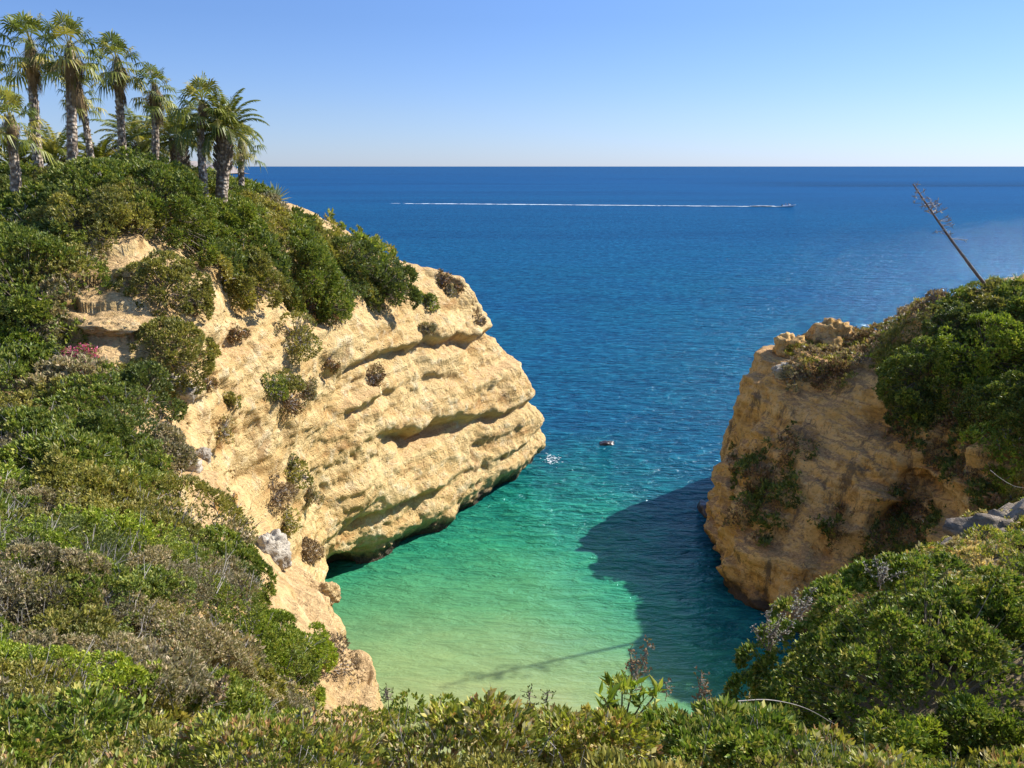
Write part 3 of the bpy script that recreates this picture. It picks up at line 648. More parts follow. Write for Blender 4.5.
# shrubs on the right headland top
for (x, y, rx, ry, pl, lb) in [
  (985,345,44,34,'bright','sunlit green shrub on the upper part of the right headland'),
  (925,362,40,30,'green','round green shrub at the left end of the right headland scrub'),
  (968,322,30,20,'dark','dark green shrub just under the crest of the right headland'),
  (1010,395,40,26,'green','green shrub lowest on the right headland at the picture edge'),
  (920,400,26,22,'dark','dark shrub hanging over the orange face of the right headland'),
  (1012,302,30,11,'olive','olive shrub on the crest to the right of the leaning stalk'),
  (895,356,20,10,'olive','olive shrub creeping along the crest left of the green shrubs'),
 ]:
    shrub('shrub', lb, SH, x, y, rx, ry, pl, leafpx=2.5, lai=3, which=[1], clump=.15)
for (x, y, rx, ry, pl, lb) in [
  (940,301,9,9,'dry','dry straw tuft at the highest point left of the leaning stalk'),
  (795,375,16,9,'grey','grey tuft under the pale crest rocks'),
  (835,368,18,9,'rust','rusty tuft along the crest behind the pale rocks'),
  (865,340,16,7,'rust','rusty tuft on the crest between pale rocks and green scrub'),
 ]:
    shrub('tuft', lb, 'tuft', x, y, rx, ry, pl, leafpx=2.4, lai=1.6, which=[1], mat=DRY, lump=.7, clump=.35)

# ------------------------------------------------------------------ boulders
def boulder(name, label, px, py, rx, ry, mat, seed, which=None, cat='boulder', thick=.8, jag=.35, sink=.35, kind=None, group=None, dist=None, n=56):
    h = hit(px, py, which)
    if dist: p = np.array(P(px, py, dist)); t = dist
    else:
        if h is None: print('MISS', name); return
        p = np.array(h[0]); t = h[2]
    u = np.linspace(0, 2*PI, n+1)[:-1]; v = np.linspace(0, PI, n//2)
    U, Vv = np.meshgrid(u, v, indexing='ij'); D = np.stack([np.cos(U)*np.sin(Vv), np.sin(U)*np.sin(Vv), np.cos(Vv)], -1).reshape(-1, 3)
    a = rx*t/F; H = ry*t/F; s = max(a, H)
    q = D*np.array([a, (a+H)*.5*thick, H])
    r = 1+jag*1.6*fbm(D+seed, 1.3, 3, seed)+jag*.6*ridged(D+seed, 3.1, 3, seed+3)-.1+.12*fbm(D+seed, 8, 3, seed+4)
    st = np.sin(q[:, 2]/s*11+3*fbm(D+seed, 1.5, 2, seed))*.04*jag*3
    q = q*(r+st)[:, None]
    m_ = n//2; idx = np.arange(n)[:, None]*m_+np.arange(m_-1)[None, :]; idn = ((np.arange(n)+1) % n)[:, None]*m_+np.arange(m_-1)[None, :]
    F_ = np.stack([idx, idx+1, idn+1, idn], -1).reshape(-1, 4)
    q[:, 2] -= sink*H*.5
    o = mesh_np(name, q, F_, mat, smooth=True, loc=tuple(p)); tag(o, label, cat, group, kind); return o
boulder('boulder', 'pale limestone boulder under the lower round shrub', 172, 390, 20, 15, ROCK_W, 3)
boulder('boulder', 'white limestone boulder halfway down the slope edge', 182, 464, 17, 12, ROCK_W, 9)
boulder('boulder', 'small white boulder right of the halfway boulder', 202, 456, 8, 9, ROCK_W, 14)
boulder('boulder', 'grey cracked boulder on the rim above the dry gully', 272, 552, 17, 24, ROCK_W, 21, jag=.45)
boulder('boulder', 'rounded tan rock knob overhanging the water at the rim', 326, 592, 13, 11, ROCK_L, 26)
boulder('rock_slab', 'flat layered limestone slab across the path', 108, 322, 28, 8, ROCK_L, 31, cat='rock slab', thick=1.2, sink=.9, jag=.25)
boulder('rock_slab', 'small stepped limestone slab higher up the path', 122, 272, 14, 7, ROCK_L, 35, cat='rock slab', sink=.9, jag=.25)
boulder('boulder', 'pale crest rock, tallest on the tip of the right headland', 834, 339, 23, 18, ROCK_R, 41, dist=58, jag=.5, sink=.2)
boulder('boulder', 'knobbly crest rock at the left end of the right headland', 787, 352, 16, 17, ROCK_R, 45, dist=57.5, jag=.5, sink=.2)
boulder('boulder', 'low pale rock under the left crest knob', 790, 370, 15, 8, ROCK_W, 49, which=[1], jag=.4)
boulder('boulder', 'small pale rock between the two crest rocks', 810, 350, 13, 9, ROCK_R, 52, dist=58, jag=.4)
boulder('boulder', 'bare tan outcrop at the right edge of the headland crest', 1022, 288, 16, 9, ROCK_R, 55, which=[1], jag=.4)
boulder('rock_spire', 'thin eroded sandstone fin, left of the pair on the sandy face', 218, 512, 4, 17, ROCK_R, 61, cat='rock spire', thick=.5, jag=.3, sink=.2)
boulder('rock_spire', 'thin eroded sandstone fin, right of the pair on the sandy face', 236, 507, 3, 17, ROCK_R, 64, cat='rock spire', thick=.5, jag=.3, sink=.2)
boulder('boulder', 'large stony outcrop above the yellow ground cover on the right', 1014, 534, 42, 22, ROCK_G, 71, which=[2], jag=.75)
boulder('boulder', 'broken stony outcrop left of the large stony one', 970, 556, 28, 13, ROCK_G, 74, which=[2], jag=.5)
# loose white stones on the outcrop and the slopes: individuals
def stones(spots, group, label, mat, which=None):
    for i, (x, y, r) in enumerate(spots):
        boulder('stone', label, x, y, r, r*.7, mat, 300+i*7, which, cat='stone', group=group, jag=.3, n=16)
stones([(948,566,3),(958,557,2.5),(967,548,3.2),(975,542,2.5),(984,533,3.5),(990,527,2.6),(998,520,3),(1006,513,3.4),(1014,506,2.8),(1020,500,3.5),(978,552,2.2),(962,566,2.4),(1004,524,2.2),(988,545,2.2),(938,572,3.2)], 'white stones along the right slope', 'small white stone on the stony edge of the right slope', ROCK_W, [2])
sp = [(205+rng.uniform(0, 90), 300+rng.uniform(0, 60), rng.uniform(.8, 2)) for _ in range(34)]+[(185+rng.uniform(0, 60), 380+rng.uniform(0, 100), rng.uniform(.8, 2)) for _ in range(20)]
stones(sp, 'loose stones on the sandy slope', 'small pale loose stone on the bare sandy slope', ROCK_L, [0])

# sea rock + surf
def blob(name, label, cat, loc, s, mat, seed, kind=None):
    n = 40; u = np.linspace(0, 2*PI, n+1)[:-1]; v = np.linspace(0, PI, n//2); U, Vv = np.meshgrid(u, v, indexing='ij')
    D = np.stack([np.cos(U)*np.sin(Vv), np.sin(U)*np.sin(Vv), np.cos(Vv)], -1).reshape(-1, 3)
    q = D*np.array(s)*(1+.5*fbm(D+seed, 1.4, 3, seed))[:, None]; m_ = n//2
    idx = np.arange(n)[:, None]*m_+np.arange(m_-1)[None, :]; idn = ((np.arange(n)+1) % n)[:, None]*m_+np.arange(m_-1)[None, :]
    o = mesh_np(name, q, np.stack([idx, idx+1, idn+1, idn], -1).reshape(-1, 4), mat, smooth=True, loc=loc); tag(o, label, cat, None, kind); return o
WET = simple('wet_rock', (.012, .01, .009), (.05, .03, .022), 3, .35, .5, spec=.5)
blob('sea_rock', 'dark wet rock awash in the middle of the inlet', 'rock', W(607, 444, 0), (.75, .5, .3), WET, 5)
blob('sea_rock', 'dark wet rock ledge at the left foot of the right headland', 'rock', W(706, 512, 0), (.55, 1.3, .7), WET, 12)

# foam: thin irregular sheets of bubbles lying on the water
FOAM = simple('foam', (.75, .8, .82), (.9, .92, .93), 4, .9, .3)
def foam(name, label, cx, cy, sx, sy, n, size, rot=0):
    a = rng.normal(size=(n, 2))*np.array([sx, sy]); c, s = math.cos(rot), math.sin(rot)
    x = cx+a[:, 0]*c-a[:, 1]*s; y = cy+a[:, 0]*s+a[:, 1]*c; V_, F_ = [], []
    for i in range(n):
        k = 7; r = size*rng.uniform(.3, 1.3); b = len(V_)
        for j in range(k):
            t = 2*PI*j/k; rr = r*rng.uniform(.5, 1.2); V_.append((x[i]+math.cos(t)*rr*1.6, y[i]+math.sin(t)*rr*.7, .02+.01*(i % 7)))
        F_.append(list(range(b, b+k)))
    o = mesh_np(name, np.array(V_), np.array(F_), FOAM); tag(o, label, 'foam', kind='stuff'); return o
x, y, _ = W(552, 460, 0); foam('foam', 'white surf splashing at the seaward foot of the left cliff', x, y, .35, .7, 110, .05)

# ------------------------------------------------------------------ motorboat and wake
bx, by, _ = W(789, 207, 0)
boat = empty('motorboat', (bx, by, 0)); tag(boat, 'small white motorboat speeding right with a long wake', 'motorboat')
WHITE = simple('white_gelcoat', (.75, .75, .75), (.8, .8, .8), 2, .3, 0); DARK = simple('dark_trim', (.02, .02, .025), (.05, .05, .05), 5, .5, .1)
SKIN = simple('skin_and_clothes', (.25, .13, .09), (.4, .22, .15), 3, .7, .1)
Ln, Bm = 8.6, 2.4; sec = []
for t, wf, zk, zg in [(0, .86, -.2, 1.0), (.25, 1, -.3, 1.05), (.5, 1, -.25, 1.15), (.75, .78, .05, 1.35), (.92, .38, .6, 1.6), (1, .03, 1.25, 1.75)]:
    x = (t-.5)*Ln; w = Bm/2*wf; sec.append([(x, -w, zg), (x, -w*.9, (zk+zg)*.45), (x, 0, zk), (x, w*.9, (zk+zg)*.45), (x, w, zg), (x, w*.75, zg-.25), (x, 0, zg-.35), (x, -w*.75, zg-.25)])
sec = np.array(sec); n, m_ = sec.shape[:2]; ff = []
for i in range(n-1):
    for j in range(m_): ff.append([i*m_+j, i*m_+(j+1) % m_, (i+1)*m_+(j+1) % m_, (i+1)*m_+j])
mesh_np('hull', sec.reshape(-1, 3), [np.array(ff), np.array([list(range(m_))[::-1]])], WHITE, boat)
def box(name, c, s, mat, parent, taper=1.0):
    V_ = [(c[0]+sx*s[0]/2*(taper if sz > 0 else 1), c[1]+sy*s[1]/2*(taper if sz > 0 else 1), c[2]+sz*s[2]/2) for sx in (-1, 1) for sy in (-1, 1) for sz in (-1, 1)]
    return mesh_np(name, np.array(V_), np.array([[0, 1, 3, 2], [4, 6, 7, 5], [0, 4, 5, 1], [2, 3, 7, 6], [0, 2, 6, 4], [1, 5, 7, 3]]), mat, parent)
con = box('console', (.4, 0, 1.35), (1.0, 1.0, 1.0), WHITE, boat, .7); box('windscreen', (.75, 0, 2.05), (.12, .9, .5), DARK, con, .8)
box('outboard_motor', (-4.5, 0, 1.1), (.6, .5, 1.1), DARK, boat, .8); box('bow_cushion', (2.6, 0, 1.32), (1.8, .8, .2), DARK, boat)
def person(loc, label):
    # one continuous skinned figure, standing
    me = bpy.data.meshes.new('person'); v = [(0,0,.95),(0,0,1.25),(0,0,1.48),(0,0,1.56),(0,0,1.68),(0,.18,1.42),(.12,.26,1.15),(.32,.2,1.1),(0,-.18,1.42),(.12,-.26,1.15),(.32,-.2,1.1),(0,.1,.9),(.04,.12,.5),(0,.12,.05),(.16,.12,.03),(0,-.1,.9),(.04,-.12,.5),(0,-.12,.05),(.16,-.12,.03)]
    e = [(0,1),(1,2),(2,3),(3,4),(2,5),(5,6),(6,7),(2,8),(8,9),(9,10),(0,11),(11,12),(12,13),(13,14),(0,15),(15,16),(16,17),(17,18)]
    rr = [.15,.15,.13,.06,.11,.07,.05,.04,.07,.05,.04,.09,.065,.05,.04,.09,.065,.05,.04]
    me.from_pydata(v, e, []); o = bpy.data.objects.new('person', me); C.objects.link(o); o.location = loc
    md = o.modifiers.new('s', 'SKIN'); me.skin_vertices.new() if not me.skin_vertices else None
    for i, r_ in enumerate(rr): me.skin_vertices[0].data[i].radius = (r_, r_)
    me.skin_vertices[0].data[0].use_root = True
    o.modifiers.new('u', 'SUBSURF').render_levels = 1; me.materials.append(SKIN); tag(o, label, 'person')
person((bx-.5, by-.3, .85), 'person standing at the console of the motorboat'); person((bx-2.2, by+.3, .8), 'person standing at the stern of the motorboat')
# wake: foam ribbon, dense behind the boat and thinning to the left
Vw, Fw = [], []
x2, y2, _ = W(400, 203.3, 0)
for i in range(3800):
    u = rng.random()**1.7; cx = (bx-4)+(x2-bx)*u; cy = by+(y2-by)*u; wdt = .8+2.2*u
    off = rng.normal()*wdt*.5; s_ = (1.5 if u < .3 else 1.9)*rng.uniform(.4, 1.2); z = .04+.15*rng.random()*max(0, 1-u*9)
    if rng.random() < .35+u*.63: continue
    if 0.03 < u < .07: z += rng.random()*.5
    b = len(Vw)
    for j in range(6):
        t = PI*j/3; Vw.append((cx+math.cos(t)*s_*rng.uniform(.8, 1.6)*1.5, cy+off+math.sin(t)*s_*.5, z+rng.uniform(0, .25)*(1-u)))
    Fw.append(list(range(b, b+6)))
wk = mesh_np('wake', np.array(Vw), np.array(Fw), FOAM); tag(wk, 'long white wake trailing left behind the motorboat', 'wake', kind='stuff')

# ------------------------------------------------------------------ distant coast
V_ = []; nn_ = 90; Dk = 2600.
for i in range(nn_):
    u = i/(nn_-1); px = 120+112*u; x, y, _ = P(px, 166, Dk); q = np.array([[u*9, 0, 0]])
    top = (28+24*fbm(q, 1.0, 4, 7)[0])*math.sin(min(1, (1-u)*4.5+.05)*PI/2)*1.0+24*(1-u)
    for k, (dy, fz_) in enumerate([(-60, -.1), (-40, .55), (0, .95), (60, 1.0), (120, .8), (180, -.1)]):
        V_.append((x, y+dy+20*fbm(q+k, 2., 3, 3)[0], top*fz_))
f = grid_faces(nn_, 6)
FAR = simple('far_coast', (.20, .17, .16), (.27, .23, .21), .02, .9, 0)
cst = mesh_np('distant_coast', np.array(V_), f, FAR, smooth=True); tag(cst, kind='structure')

# ------------------------------------------------------------------ palms
m, nt = newmat('palm_trunk')
tc = N(nt, 'ShaderNodeTexCoord'); mp = N(nt, 'ShaderNodeMapping'); mp.inputs['Scale'].default_value = (1, 1, 1); L(nt, tc.outputs['Object'], mp.inputs[0])
v = N(nt, 'ShaderNodeTexVoronoi'); v.inputs['Scale'].default_value = 4.5; mp.inputs['Scale'].default_value = (1, 1, 1.4); L(nt, mp.outputs[0], v.inputs['Vector'])
n1 = noise(nt, tc.outputs['Object'], 9, 5, .6)
c = ramp(nt, v.outputs['Distance'], [(.15, (.70, .62, .50)), (.42, (.36, .28, .20)), (.6, (.11, .08, .06))])
c = mix(nt, .35, c, ramp(nt, n1, [(.35, (.07, .05, .035)), (.65, (.36, .28, .2))]))
p_ = N(nt, 'ShaderNodeBsdfPrincipled'); p_.inputs['Roughness'].default_value = .9; L(nt, c, p_.inputs['Base Color'])
b_ = N(nt, 'ShaderNodeBump'); b_.inputs['Strength'].default_value = 1; b_.inputs['Distance'].default_value = .08; L(nt, v.outputs['Distance'], b_.inputs['Height']); b_.invert = True; L(nt, b_.outputs[0], p_.inputs['Normal'])
o_ = N(nt, 'ShaderNodeOutputMaterial'); L(nt, p_.outputs[0], o_.inputs[0]); TRUNK = m
def tube(path, rad, k=14, bumps=0):
    path = np.array(path, float); n = len(path); tg = norm(np.gradient(path, axis=0)); V_ = []
    for i in range(n):
        s = norm(np.cross(tg[i], [0.1, 1, 0.05])); t = np.cross(tg[i], s)
        for j in range(k):
            a = 2*PI*j/k; r = rad[i]*(1+bumps*rng.uniform(-1, 1)); V_.append(path[i]+r*(math.cos(a)*s+math.sin(a)*t))
    V_ = np.array(V_); F_ = []
    for i in range(n-1):
        for j in range(k): F_.append([i*k+j, i*k+(j+1) % k, (i+1)*k+(j+1) % k, (i+1)*k+j])
    return V_, np.array(F_)
def fan(base, dirv, pet, rad, nseg, droop, pal, fold=.35, open_=2.3):
    """one palmate leaf: petiole then segments radiating; returns quads + colours"""
    d = norm(np.array(dirv)); side = norm(np.cross(d, [0, 0, 1.])+1e-6); up = np.cross(side, d)
    c = np.array(base)+d*pet+np.array([0, 0, -droop*pet*.25]); Q = []; 
    pw = .022; Q.append([base-side*pw, base+side*pw, c+side*pw*.7, c-side*pw*.7])
    a = np.linspace(-open_, open_, nseg)
    for i, an in enumerate(a):
        v = norm(d*math.cos(an)+side*math.sin(an)+up*fold*math.cos(i*PI)*.10)
        r = rad*(1-.18*abs(an)/open_)*rng.uniform(.85, 1.08)
        m1 = c+v*r*.55+np.array([0, 0, -droop*r*.06]); e = c+v*r*.95+np.array([0, 0, -droop*r*.55*rng.uniform(.5, 1.3)])
        w = norm(np.cross(v, up))*rad*open_*2/nseg*.21
        Q.append([c, m1-w, e, m1+w])
    Q = np.array(Q); pc = np.array(PAL[pal]); cc = pc[rng.integers(0, len(pc))]
    col = np.tile(cc, (len(Q), 1))*rng.uniform(.8, 1.25, (len(Q), 1)); col[0] = np.array([.22, .2, .07])*1.0
    return Q, np.repeat(col, 4, 0)
def quadmesh(name, QC, mat, parent):
    Q = np.concatenate([q for q, c in QC]); c = np.concatenate([c for q, c in QC])
    return mesh_np(name, Q.reshape(-1, 3), np.arange(len(Q)*4).reshape(-1, 4), mat, parent, c)
def lean_path(a, b, n=24, bow=.15):
    a, b = np.array(a), np.array(b); t = np.linspace(0, 1, n)[:, None]
    return a+(b-a)*t+np.array([1, 0, 0])*bow*np.sin(t*PI)
def fan_palm(label, bpx, bpy_, cpx, cpy, Y, rt, crown, skirt, group, nfr=26, skpal='pdry', top=True):
    crown *= .96; skirt *= .85; rt *= .88; nfr = int(nfr*1.2); cpy -= 3
    a = np.array(P(bpx, bpy_, Y)); a0 = a.copy(); a0[2] -= 1.2; c = np.array(P(cpx, cpy, Y+.2))
    root = empty('fan_palm', tuple(a0)); tag(root, label, 'palm tree', group)
    o = a0; H = np.linalg.norm(c-a0); 
    path = lean_path([0, 0, 0], c-o, 30, rng.uniform(-.12, .12)); t = np.linspace(0, 1, 30)
    rad = (rt*(1.15-.35*t)+.12*rt*np.exp(-t*8))*np.clip((1.02-t)/.07, .12, 1)
    V_, F_ = tube(path, rad, 14, .06); mesh_np('trunk', V_, F_, TRUNK, root, smooth=True)
    cc = c-o; QC = []
    for i in range(nfr):
        az = i*2.39996+rng.uniform(-.2, .2); u = i/(nfr-1); el = R(82-112*u**.9)
        dv = np.array([math.cos(az)*math.cos(el), math.sin(az)*math.cos(el), math.sin(el)])
        pet = crown*rng.uniform(.45, .72); QC.append(fan(cc+np.array([0, 0, -.05-.35*u]), dv, pet, crown*.52*rng.uniform(.75, 1.1), 15, .55+1.1*u, 'palm', open_=1.9))
    for i in range(5):
        az = rng.uniform(0, 2*PI); el = R(rng.uniform(-62, -25)); dv = np.array([math.cos(az)*math.cos(el), math.sin(az)*math.cos(el), math.sin(el)])
        QC.append(fan(cc+np.array([0, 0, -.1]), dv, crown*rng.uniform(.3, .5), crown*.42*rng.uniform(.7, 1.1), 11, 1.3, 'straw' if i % 3 == 0 else 'palm', open_=1.2))
    quadmesh('crown', QC, LEAF, root)
    if skirt > 0:
        QC = []; n = int(40+26*skirt)
        for i in range(n):
            az = rng.uniform(0, 2*PI); s = rng.random(); zz = .12-skirt*.62*s; r0 = rt*.75
            bs = cc+np.array([math.cos(az)*r0, math.sin(az)*r0, zz]); el = R(-50-35*min(1, s+.3))
            dv = np.array([math.cos(az)*math.cos(el), math.sin(az)*math.cos(el), math.sin(el)])
            QC.append(fan(bs, dv, .28*skirt*rng.uniform(.6, 1.1)*.9, .29*skirt**.5*rng.uniform(.6, 1.1), 9, 1.7, skpal, open_=.6))
        quadmesh('dead_fronds', QC, DRY, root)
        QC = [] ; r_ = random_pts = None
    # cut leaf stubs on the trunk
    n = int(H*16); tt = rng.uniform(.12, .9, n); az = rng.uniform(0, 2*PI, n)
    A = np.stack([np.interp(tt, t, path[:, k]) for k in range(3)], 1); rr = np.interp(tt, t, rad)
    out = np.stack([np.cos(az), np.sin(az), az*0], 1); A = A+out*(rr*.85)[:, None]; B = A+out*.06+np.array([0, 0, .14])
    V_, F_ = sticks(A, B, .045, .02); mesh_np('leaf_stubs', V_, F_, GREYTWIG, root)
    return root
g_ = 'tall fan palms on the left hilltop'
fan_palm('tallest fan palm at the far left with a thick brown skirt', 37, 188, 29, 42, 38, .23, 1.75, 2.6, g_)
fan_palm('tall fan palm, second tallest, with a long grey skirt', 70, 176, 69, 46, 37, .24, 1.65, 2.8, g_)
fan_palm('thin shorter fan palm leaning behind the second tallest', 92, 164, 79, 92, 44, .19, 1.3, 1.8, g_, 22)
fan_palm('tall fan palm in the middle of the row with shaggy skirt', 121, 158, 116, 60, 42, .21, 1.65, 2.4, g_)
fan_palm('slender fan palm with small crown and long narrow skirt', 152, 156, 154, 86, 42, .19, 1.35, 2.2, g_, 20)
fan_palm('fan palm with bare straight trunk left of the thick trunk', 202, 172, 202, 105, 40, .20, 1.75, .9, g_)
fan_palm('small fan palm, rightmost against the sea', 241, 186, 241, 143, 45, .18, 1.35, 1.1, g_, 20)
fan_palm('short fan palm at the left edge with an orange brown skirt', 13, 192, 9, 118, 34, .22, 1.5, 1.4, g_, 26, 'dry')
fan_palm('fan palm half cut off by the left picture edge', -16, 192, -8, 80, 42, .2, 1.4, 1.2, g_, 24)
def feather_palm(label, bpx, bpy_, cpx, cpy, Y, rt, Lf, nfr, group, elmax=80, pal='palm'):
    a = np.array(P(bpx, bpy_, Y)); a0 = a.copy(); a0[2] -= 1.2; c = np.array(P(cpx, cpy, Y))
    root = empty('feather_palm', tuple(a0)); tag(root, label, 'palm tree', group); cc = c-a0
    path = lean_path([0, 0, 0], cc, 16, .05); t = np.linspace(0, 1, 16); rad = rt*(1+.25*t**3)
    V_, F_ = tube(path, rad, 16, .08); mesh_np('trunk', V_, F_, TRUNK, root, smooth=True)
    Qs, Cs = [], []; pc = np.array(PAL[pal])
    for i in range(nfr):
        az = i*2.39996+rng.uniform(-.2, .2); u = i/(nfr-1); el0 = R(elmax-95*u); Lq = Lf*rng.uniform(.85, 1.08); n = 26
        s = np.linspace(0, 1, n); el = el0-s*s*R(75)*(.75+.5*u)-.1*s; hz = np.array([math.cos(az), math.sin(az), 0.])
        dp_ = hz*np.cos(el)[:, None]+np.array([0, 0, 1.])*np.sin(el)[:, None]; pts = cc+np.cumsum(dp_, 0)*Lq/n
        sd = np.array([-hz[1], hz[0], 0]); upn = np.cross(sd, dp_)*1.0
        cb = pc[rng.integers(0, len(pc))]
        for k in range(n-1):
            w = .028*(1-s[k]*.7); Qs.append([pts[k]-sd*w, pts[k]+sd*w, pts[k+1]+sd*w, pts[k+1]-sd*w]); Cs.append([.2, .19, .07])
            if k < 3: continue
            ll = Lq*.17*math.sin(PI*(.12+.86*s[k]))**.6
            for sg in (-1, 1):
                for q_ in (0, .5):
                    b0 = pts[k]+(pts[k+1]-pts[k])*q_; dv = norm(sd*sg*.8+dp_[k]*.65-np.array([0, 0, .3])+upn[k]*.15+rng.normal(size=3)*.08)
                    ww = dp_[k]*.032; e = b0+dv*ll*rng.uniform(.8, 1.1)+np.array([0, 0, -.06*ll]); mm = b0+dv*ll*.5
                    Qs.append([b0, mm-ww, e, mm+ww]); Cs.append(cb*rng.uniform(.75, 1.25))
    quadmesh('crown', [(np.array(Qs), np.repeat(np.array(Cs), 4, 0))], LEAF, root)
    n = 160; az = rng.uniform(0, 2*PI, n); zz = rng.uniform(.45, 1.0, n); A = np.stack([np.interp(zz, t, path[:, k]) for k in range(3)], 1)+np.stack([np.cos(az), np.sin(az), az*0], 1)*rt; B = A+np.stack([np.cos(az)*.18, np.sin(az)*.18, .25+az*0], 1)
    V_, F_ = sticks(A, B, .06, .03); mesh_np('leaf_stubs', V_, F_, TWIG, root)
g2 = 'feather palms behind the fan palms'
feather_palm('feather palm with the thickest dark trunk near the sea gap', 218, 182, 224, 130, 41, .30, 2.35, 44, g2)
feather_palm('feather palm with drooping fronds left of the thick trunk', 180, 176, 178, 140, 47, .35, 3.0, 44, g2)
feather_palm('broad low feather palm behind the slender fan palm', 140, 176, 140, 146, 50, .35, 3.0, 44, g2)
feather_palm('low feather palm behind the two tallest fan palms', 56, 186, 56, 160, 46, .3, 2.7, 38, g2)
feather_palm('low feather palm between the middle and the leaning fan palm', 98, 184, 98, 164, 48, .3, 2.3, 34, g2)
feather_palm('low feather palm behind the left edge fan palms', 16, 192, 18, 170, 46, .3, 2.4, 34, g2)

# ------------------------------------------------------------------ agaves and the leaning dead stalk
def agave(label, px, py, Lf, n, which, group, pal='agave', Y=None):
    h = hit(px, py, which)
    if h is None and Y is None: print('MISS agave', px, py); return
    p = np.array(h[0]) if h is not None else np.array(P(px, py, Y)); root = empty('agave', tuple(p)); tag(root, label, 'agave', group); QC = []; pc = np.array(PAL[pal])
    for i in range(n):
        az = i*2.39996; u = i/(n-1); el = R(80-70*u); s = np.linspace(0, 1, 7); hz = np.array([math.cos(az), math.sin(az), 0]); sd = np.array([-hz[1], hz[0], 0])
        e_ = el-s*R(20)*u; pts = np.cumsum(hz*np.cos(e_)[:, None]+np.array([0, 0, 1.])*np.sin(e_)[:, None], 0)*Lf/7*rng.uniform(.8, 1.05); w = Lf*.085*np.array([.8, 1, 1, .85, .65, .4, .03])
        Q = []
        upn = np.array([0, 0, 1.])-hz*.3
        for k in range(6):
            for sg in (-1, 1):
                Q.append([pts[k], pts[k]+sd*sg*w[k]+upn*w[k]*.45, pts[k+1]+sd*sg*w[k+1]+upn*w[k+1]*.45, pts[k+1]])
        Q = np.array(Q); QC.append((Q, np.tile(pc[rng.integers(0, len(pc))], (len(Q)*4, 1))))
    quadmesh('leaf_rosette', QC, LEAF, root)
    V_, F_ = tube([(0, 0, -.3), (0, 0, .25)], [.12, .09], 8); mesh_np('stem', V_, F_, TWIG, root)
    return root
ga = 'agaves beside the sandy bluff'
agave('large pale agave on the skyline beside the sandy bluff', 275, 203, 1.45, 28, [0], ga, Y=56)
agave('pale agave just left of the large skyline agave', 262, 199, 1.2, 22, [0], ga, Y=55)
agave('agave with dark spread leaves below the skyline agaves', 276, 214, 1.1, 22, [0], ga)
gb = 'agaves at the foot of the leaning stalk'
agave('agave at the foot of the leaning dead stalk', 994, 288, 1.0, 20, [1], gb)
agave('agave on the crest right of the leaning stalk, middle one', 1006, 289, .9, 18, [1], gb)
agave('agave on the crest farthest right of the stalk', 1018, 286, .9, 18, [1], gb)
h = hit(993, 291, [1]); p = np.array(h[0]) if h else np.array(P(993, 286, 47)); Yt = p[1]
root = empty('agave_stalk', tuple(p)); tag(root, 'tall dead agave stalk leaning left over the right headland', 'agave stalk')
tip = np.array(P(913, 184, Yt-1))-p; path = lean_path([0, 0, -.2], tip, 24, -.12); t = np.linspace(0, 1, 24)
V_, F_ = tube(path, .105*(1-.75*t)+.01, 8, .08); mesh_np('stalk', V_, F_, simple('dead_stalk', (.10, .07, .06), (.24, .18, .15), 8), root, smooth=True)
A, B = [], []
for i in range(36):
    u = rng.uniform(.5, 1); q = np.array([np.interp(u, t, path[:, k]) for k in range(3)]); az = rng.uniform(0, 2*PI); d = norm(np.array([math.cos(az), math.sin(az), rng.uniform(-.1, .5)])); ln = rng.uniform(.35, .85)*(1.3-u)*1.6; e = q+d*ln; A.append(q); B.append(e)
    for _ in range(5): A.append(e); B.append(e+rdir(1)[0]*.2)
V_, F_ = sticks(np.array(A), np.array(B), .022, .016); mesh_np('side_branches', V_, F_, GREYTWIG, root)

# ------------------------------------------------------------------ small foreground plants
def stalk_plant(name, label, cat, px, py, Y, h_, n, pal, spread=.25, seeds=True, lf=.03, mat=None, group=None, th=.0022):
    p = np.array(P(px, py, Y)); root = empty(name, tuple(p)); tag(root, label, cat, group)
    A, B = [], []; T, D = [], []
    for i in range(n):
        d = norm(np.array([rng.normal()*spread, rng.normal()*spread, 1.])); l = h_*rng.uniform(.6, 1.1); q = np.zeros(3)+rng.normal(size=3)*.02
        for s in range(6):
            d = norm(d+rng.normal(size=3)*.07); e = q+d*l/6; A.append(q); B.append(e)
            if s > 1 and seeds:
                for _ in range(4):
                    b = e+norm(rng.normal(size=3))*.035; A.append(e); B.append(b); T.append(b); D.append(d)
            q = e
        T.append(q); D.append(d)
    V_, F_ = sticks(np.array(A)-[0, 0, .0], np.array(B), th, th*.6); mesh_np('stem', V_, F_, TWIG, root)
    V_, F_, c = leaves(np.array(T), np.array(D), 3, lf, .6, pal, 1.0); mesh_np('seed_heads' if seeds else 'leaves', V_, F_, mat or DRY, root, c)
g3 = 'dry seed stalks along the hedge edge'
stalk_plant('dry_stalk', 'tall cluster of reddish dry seed stalks behind the broad leaved plant', 'dry stalk', 632, 700, 3.4, .26, 7, 'rust', .22, lf=.014, group=g3)
stalk_plant('dry_stalk', 'reddish dry seed stalk standing alone against the dark water', 'dry stalk', 700, 712, 3.4, .19, 4, 'rust', .12, lf=.014, group=g3)
stalk_plant('dry_stalk', 'short dry seed stalk between the two reddish ones', 'dry stalk', 660, 706, 3.4, .13, 2, 'rust', .1, lf=.012, group=g3)
stalk_plant('dry_stalk', 'thin dark sprig rising over the hedge at the middle', 'dry stalk', 538, 720, 3.3, .12, 2, 'dark', .15, lf=.012, group=g3)
stalk_plant('dry_stalk', 'thin dark sprig rising beside the pale rim rock', 'dry stalk', 391, 712, 3.3, .12, 2, 'dark', .12, lf=.01, group=g3)
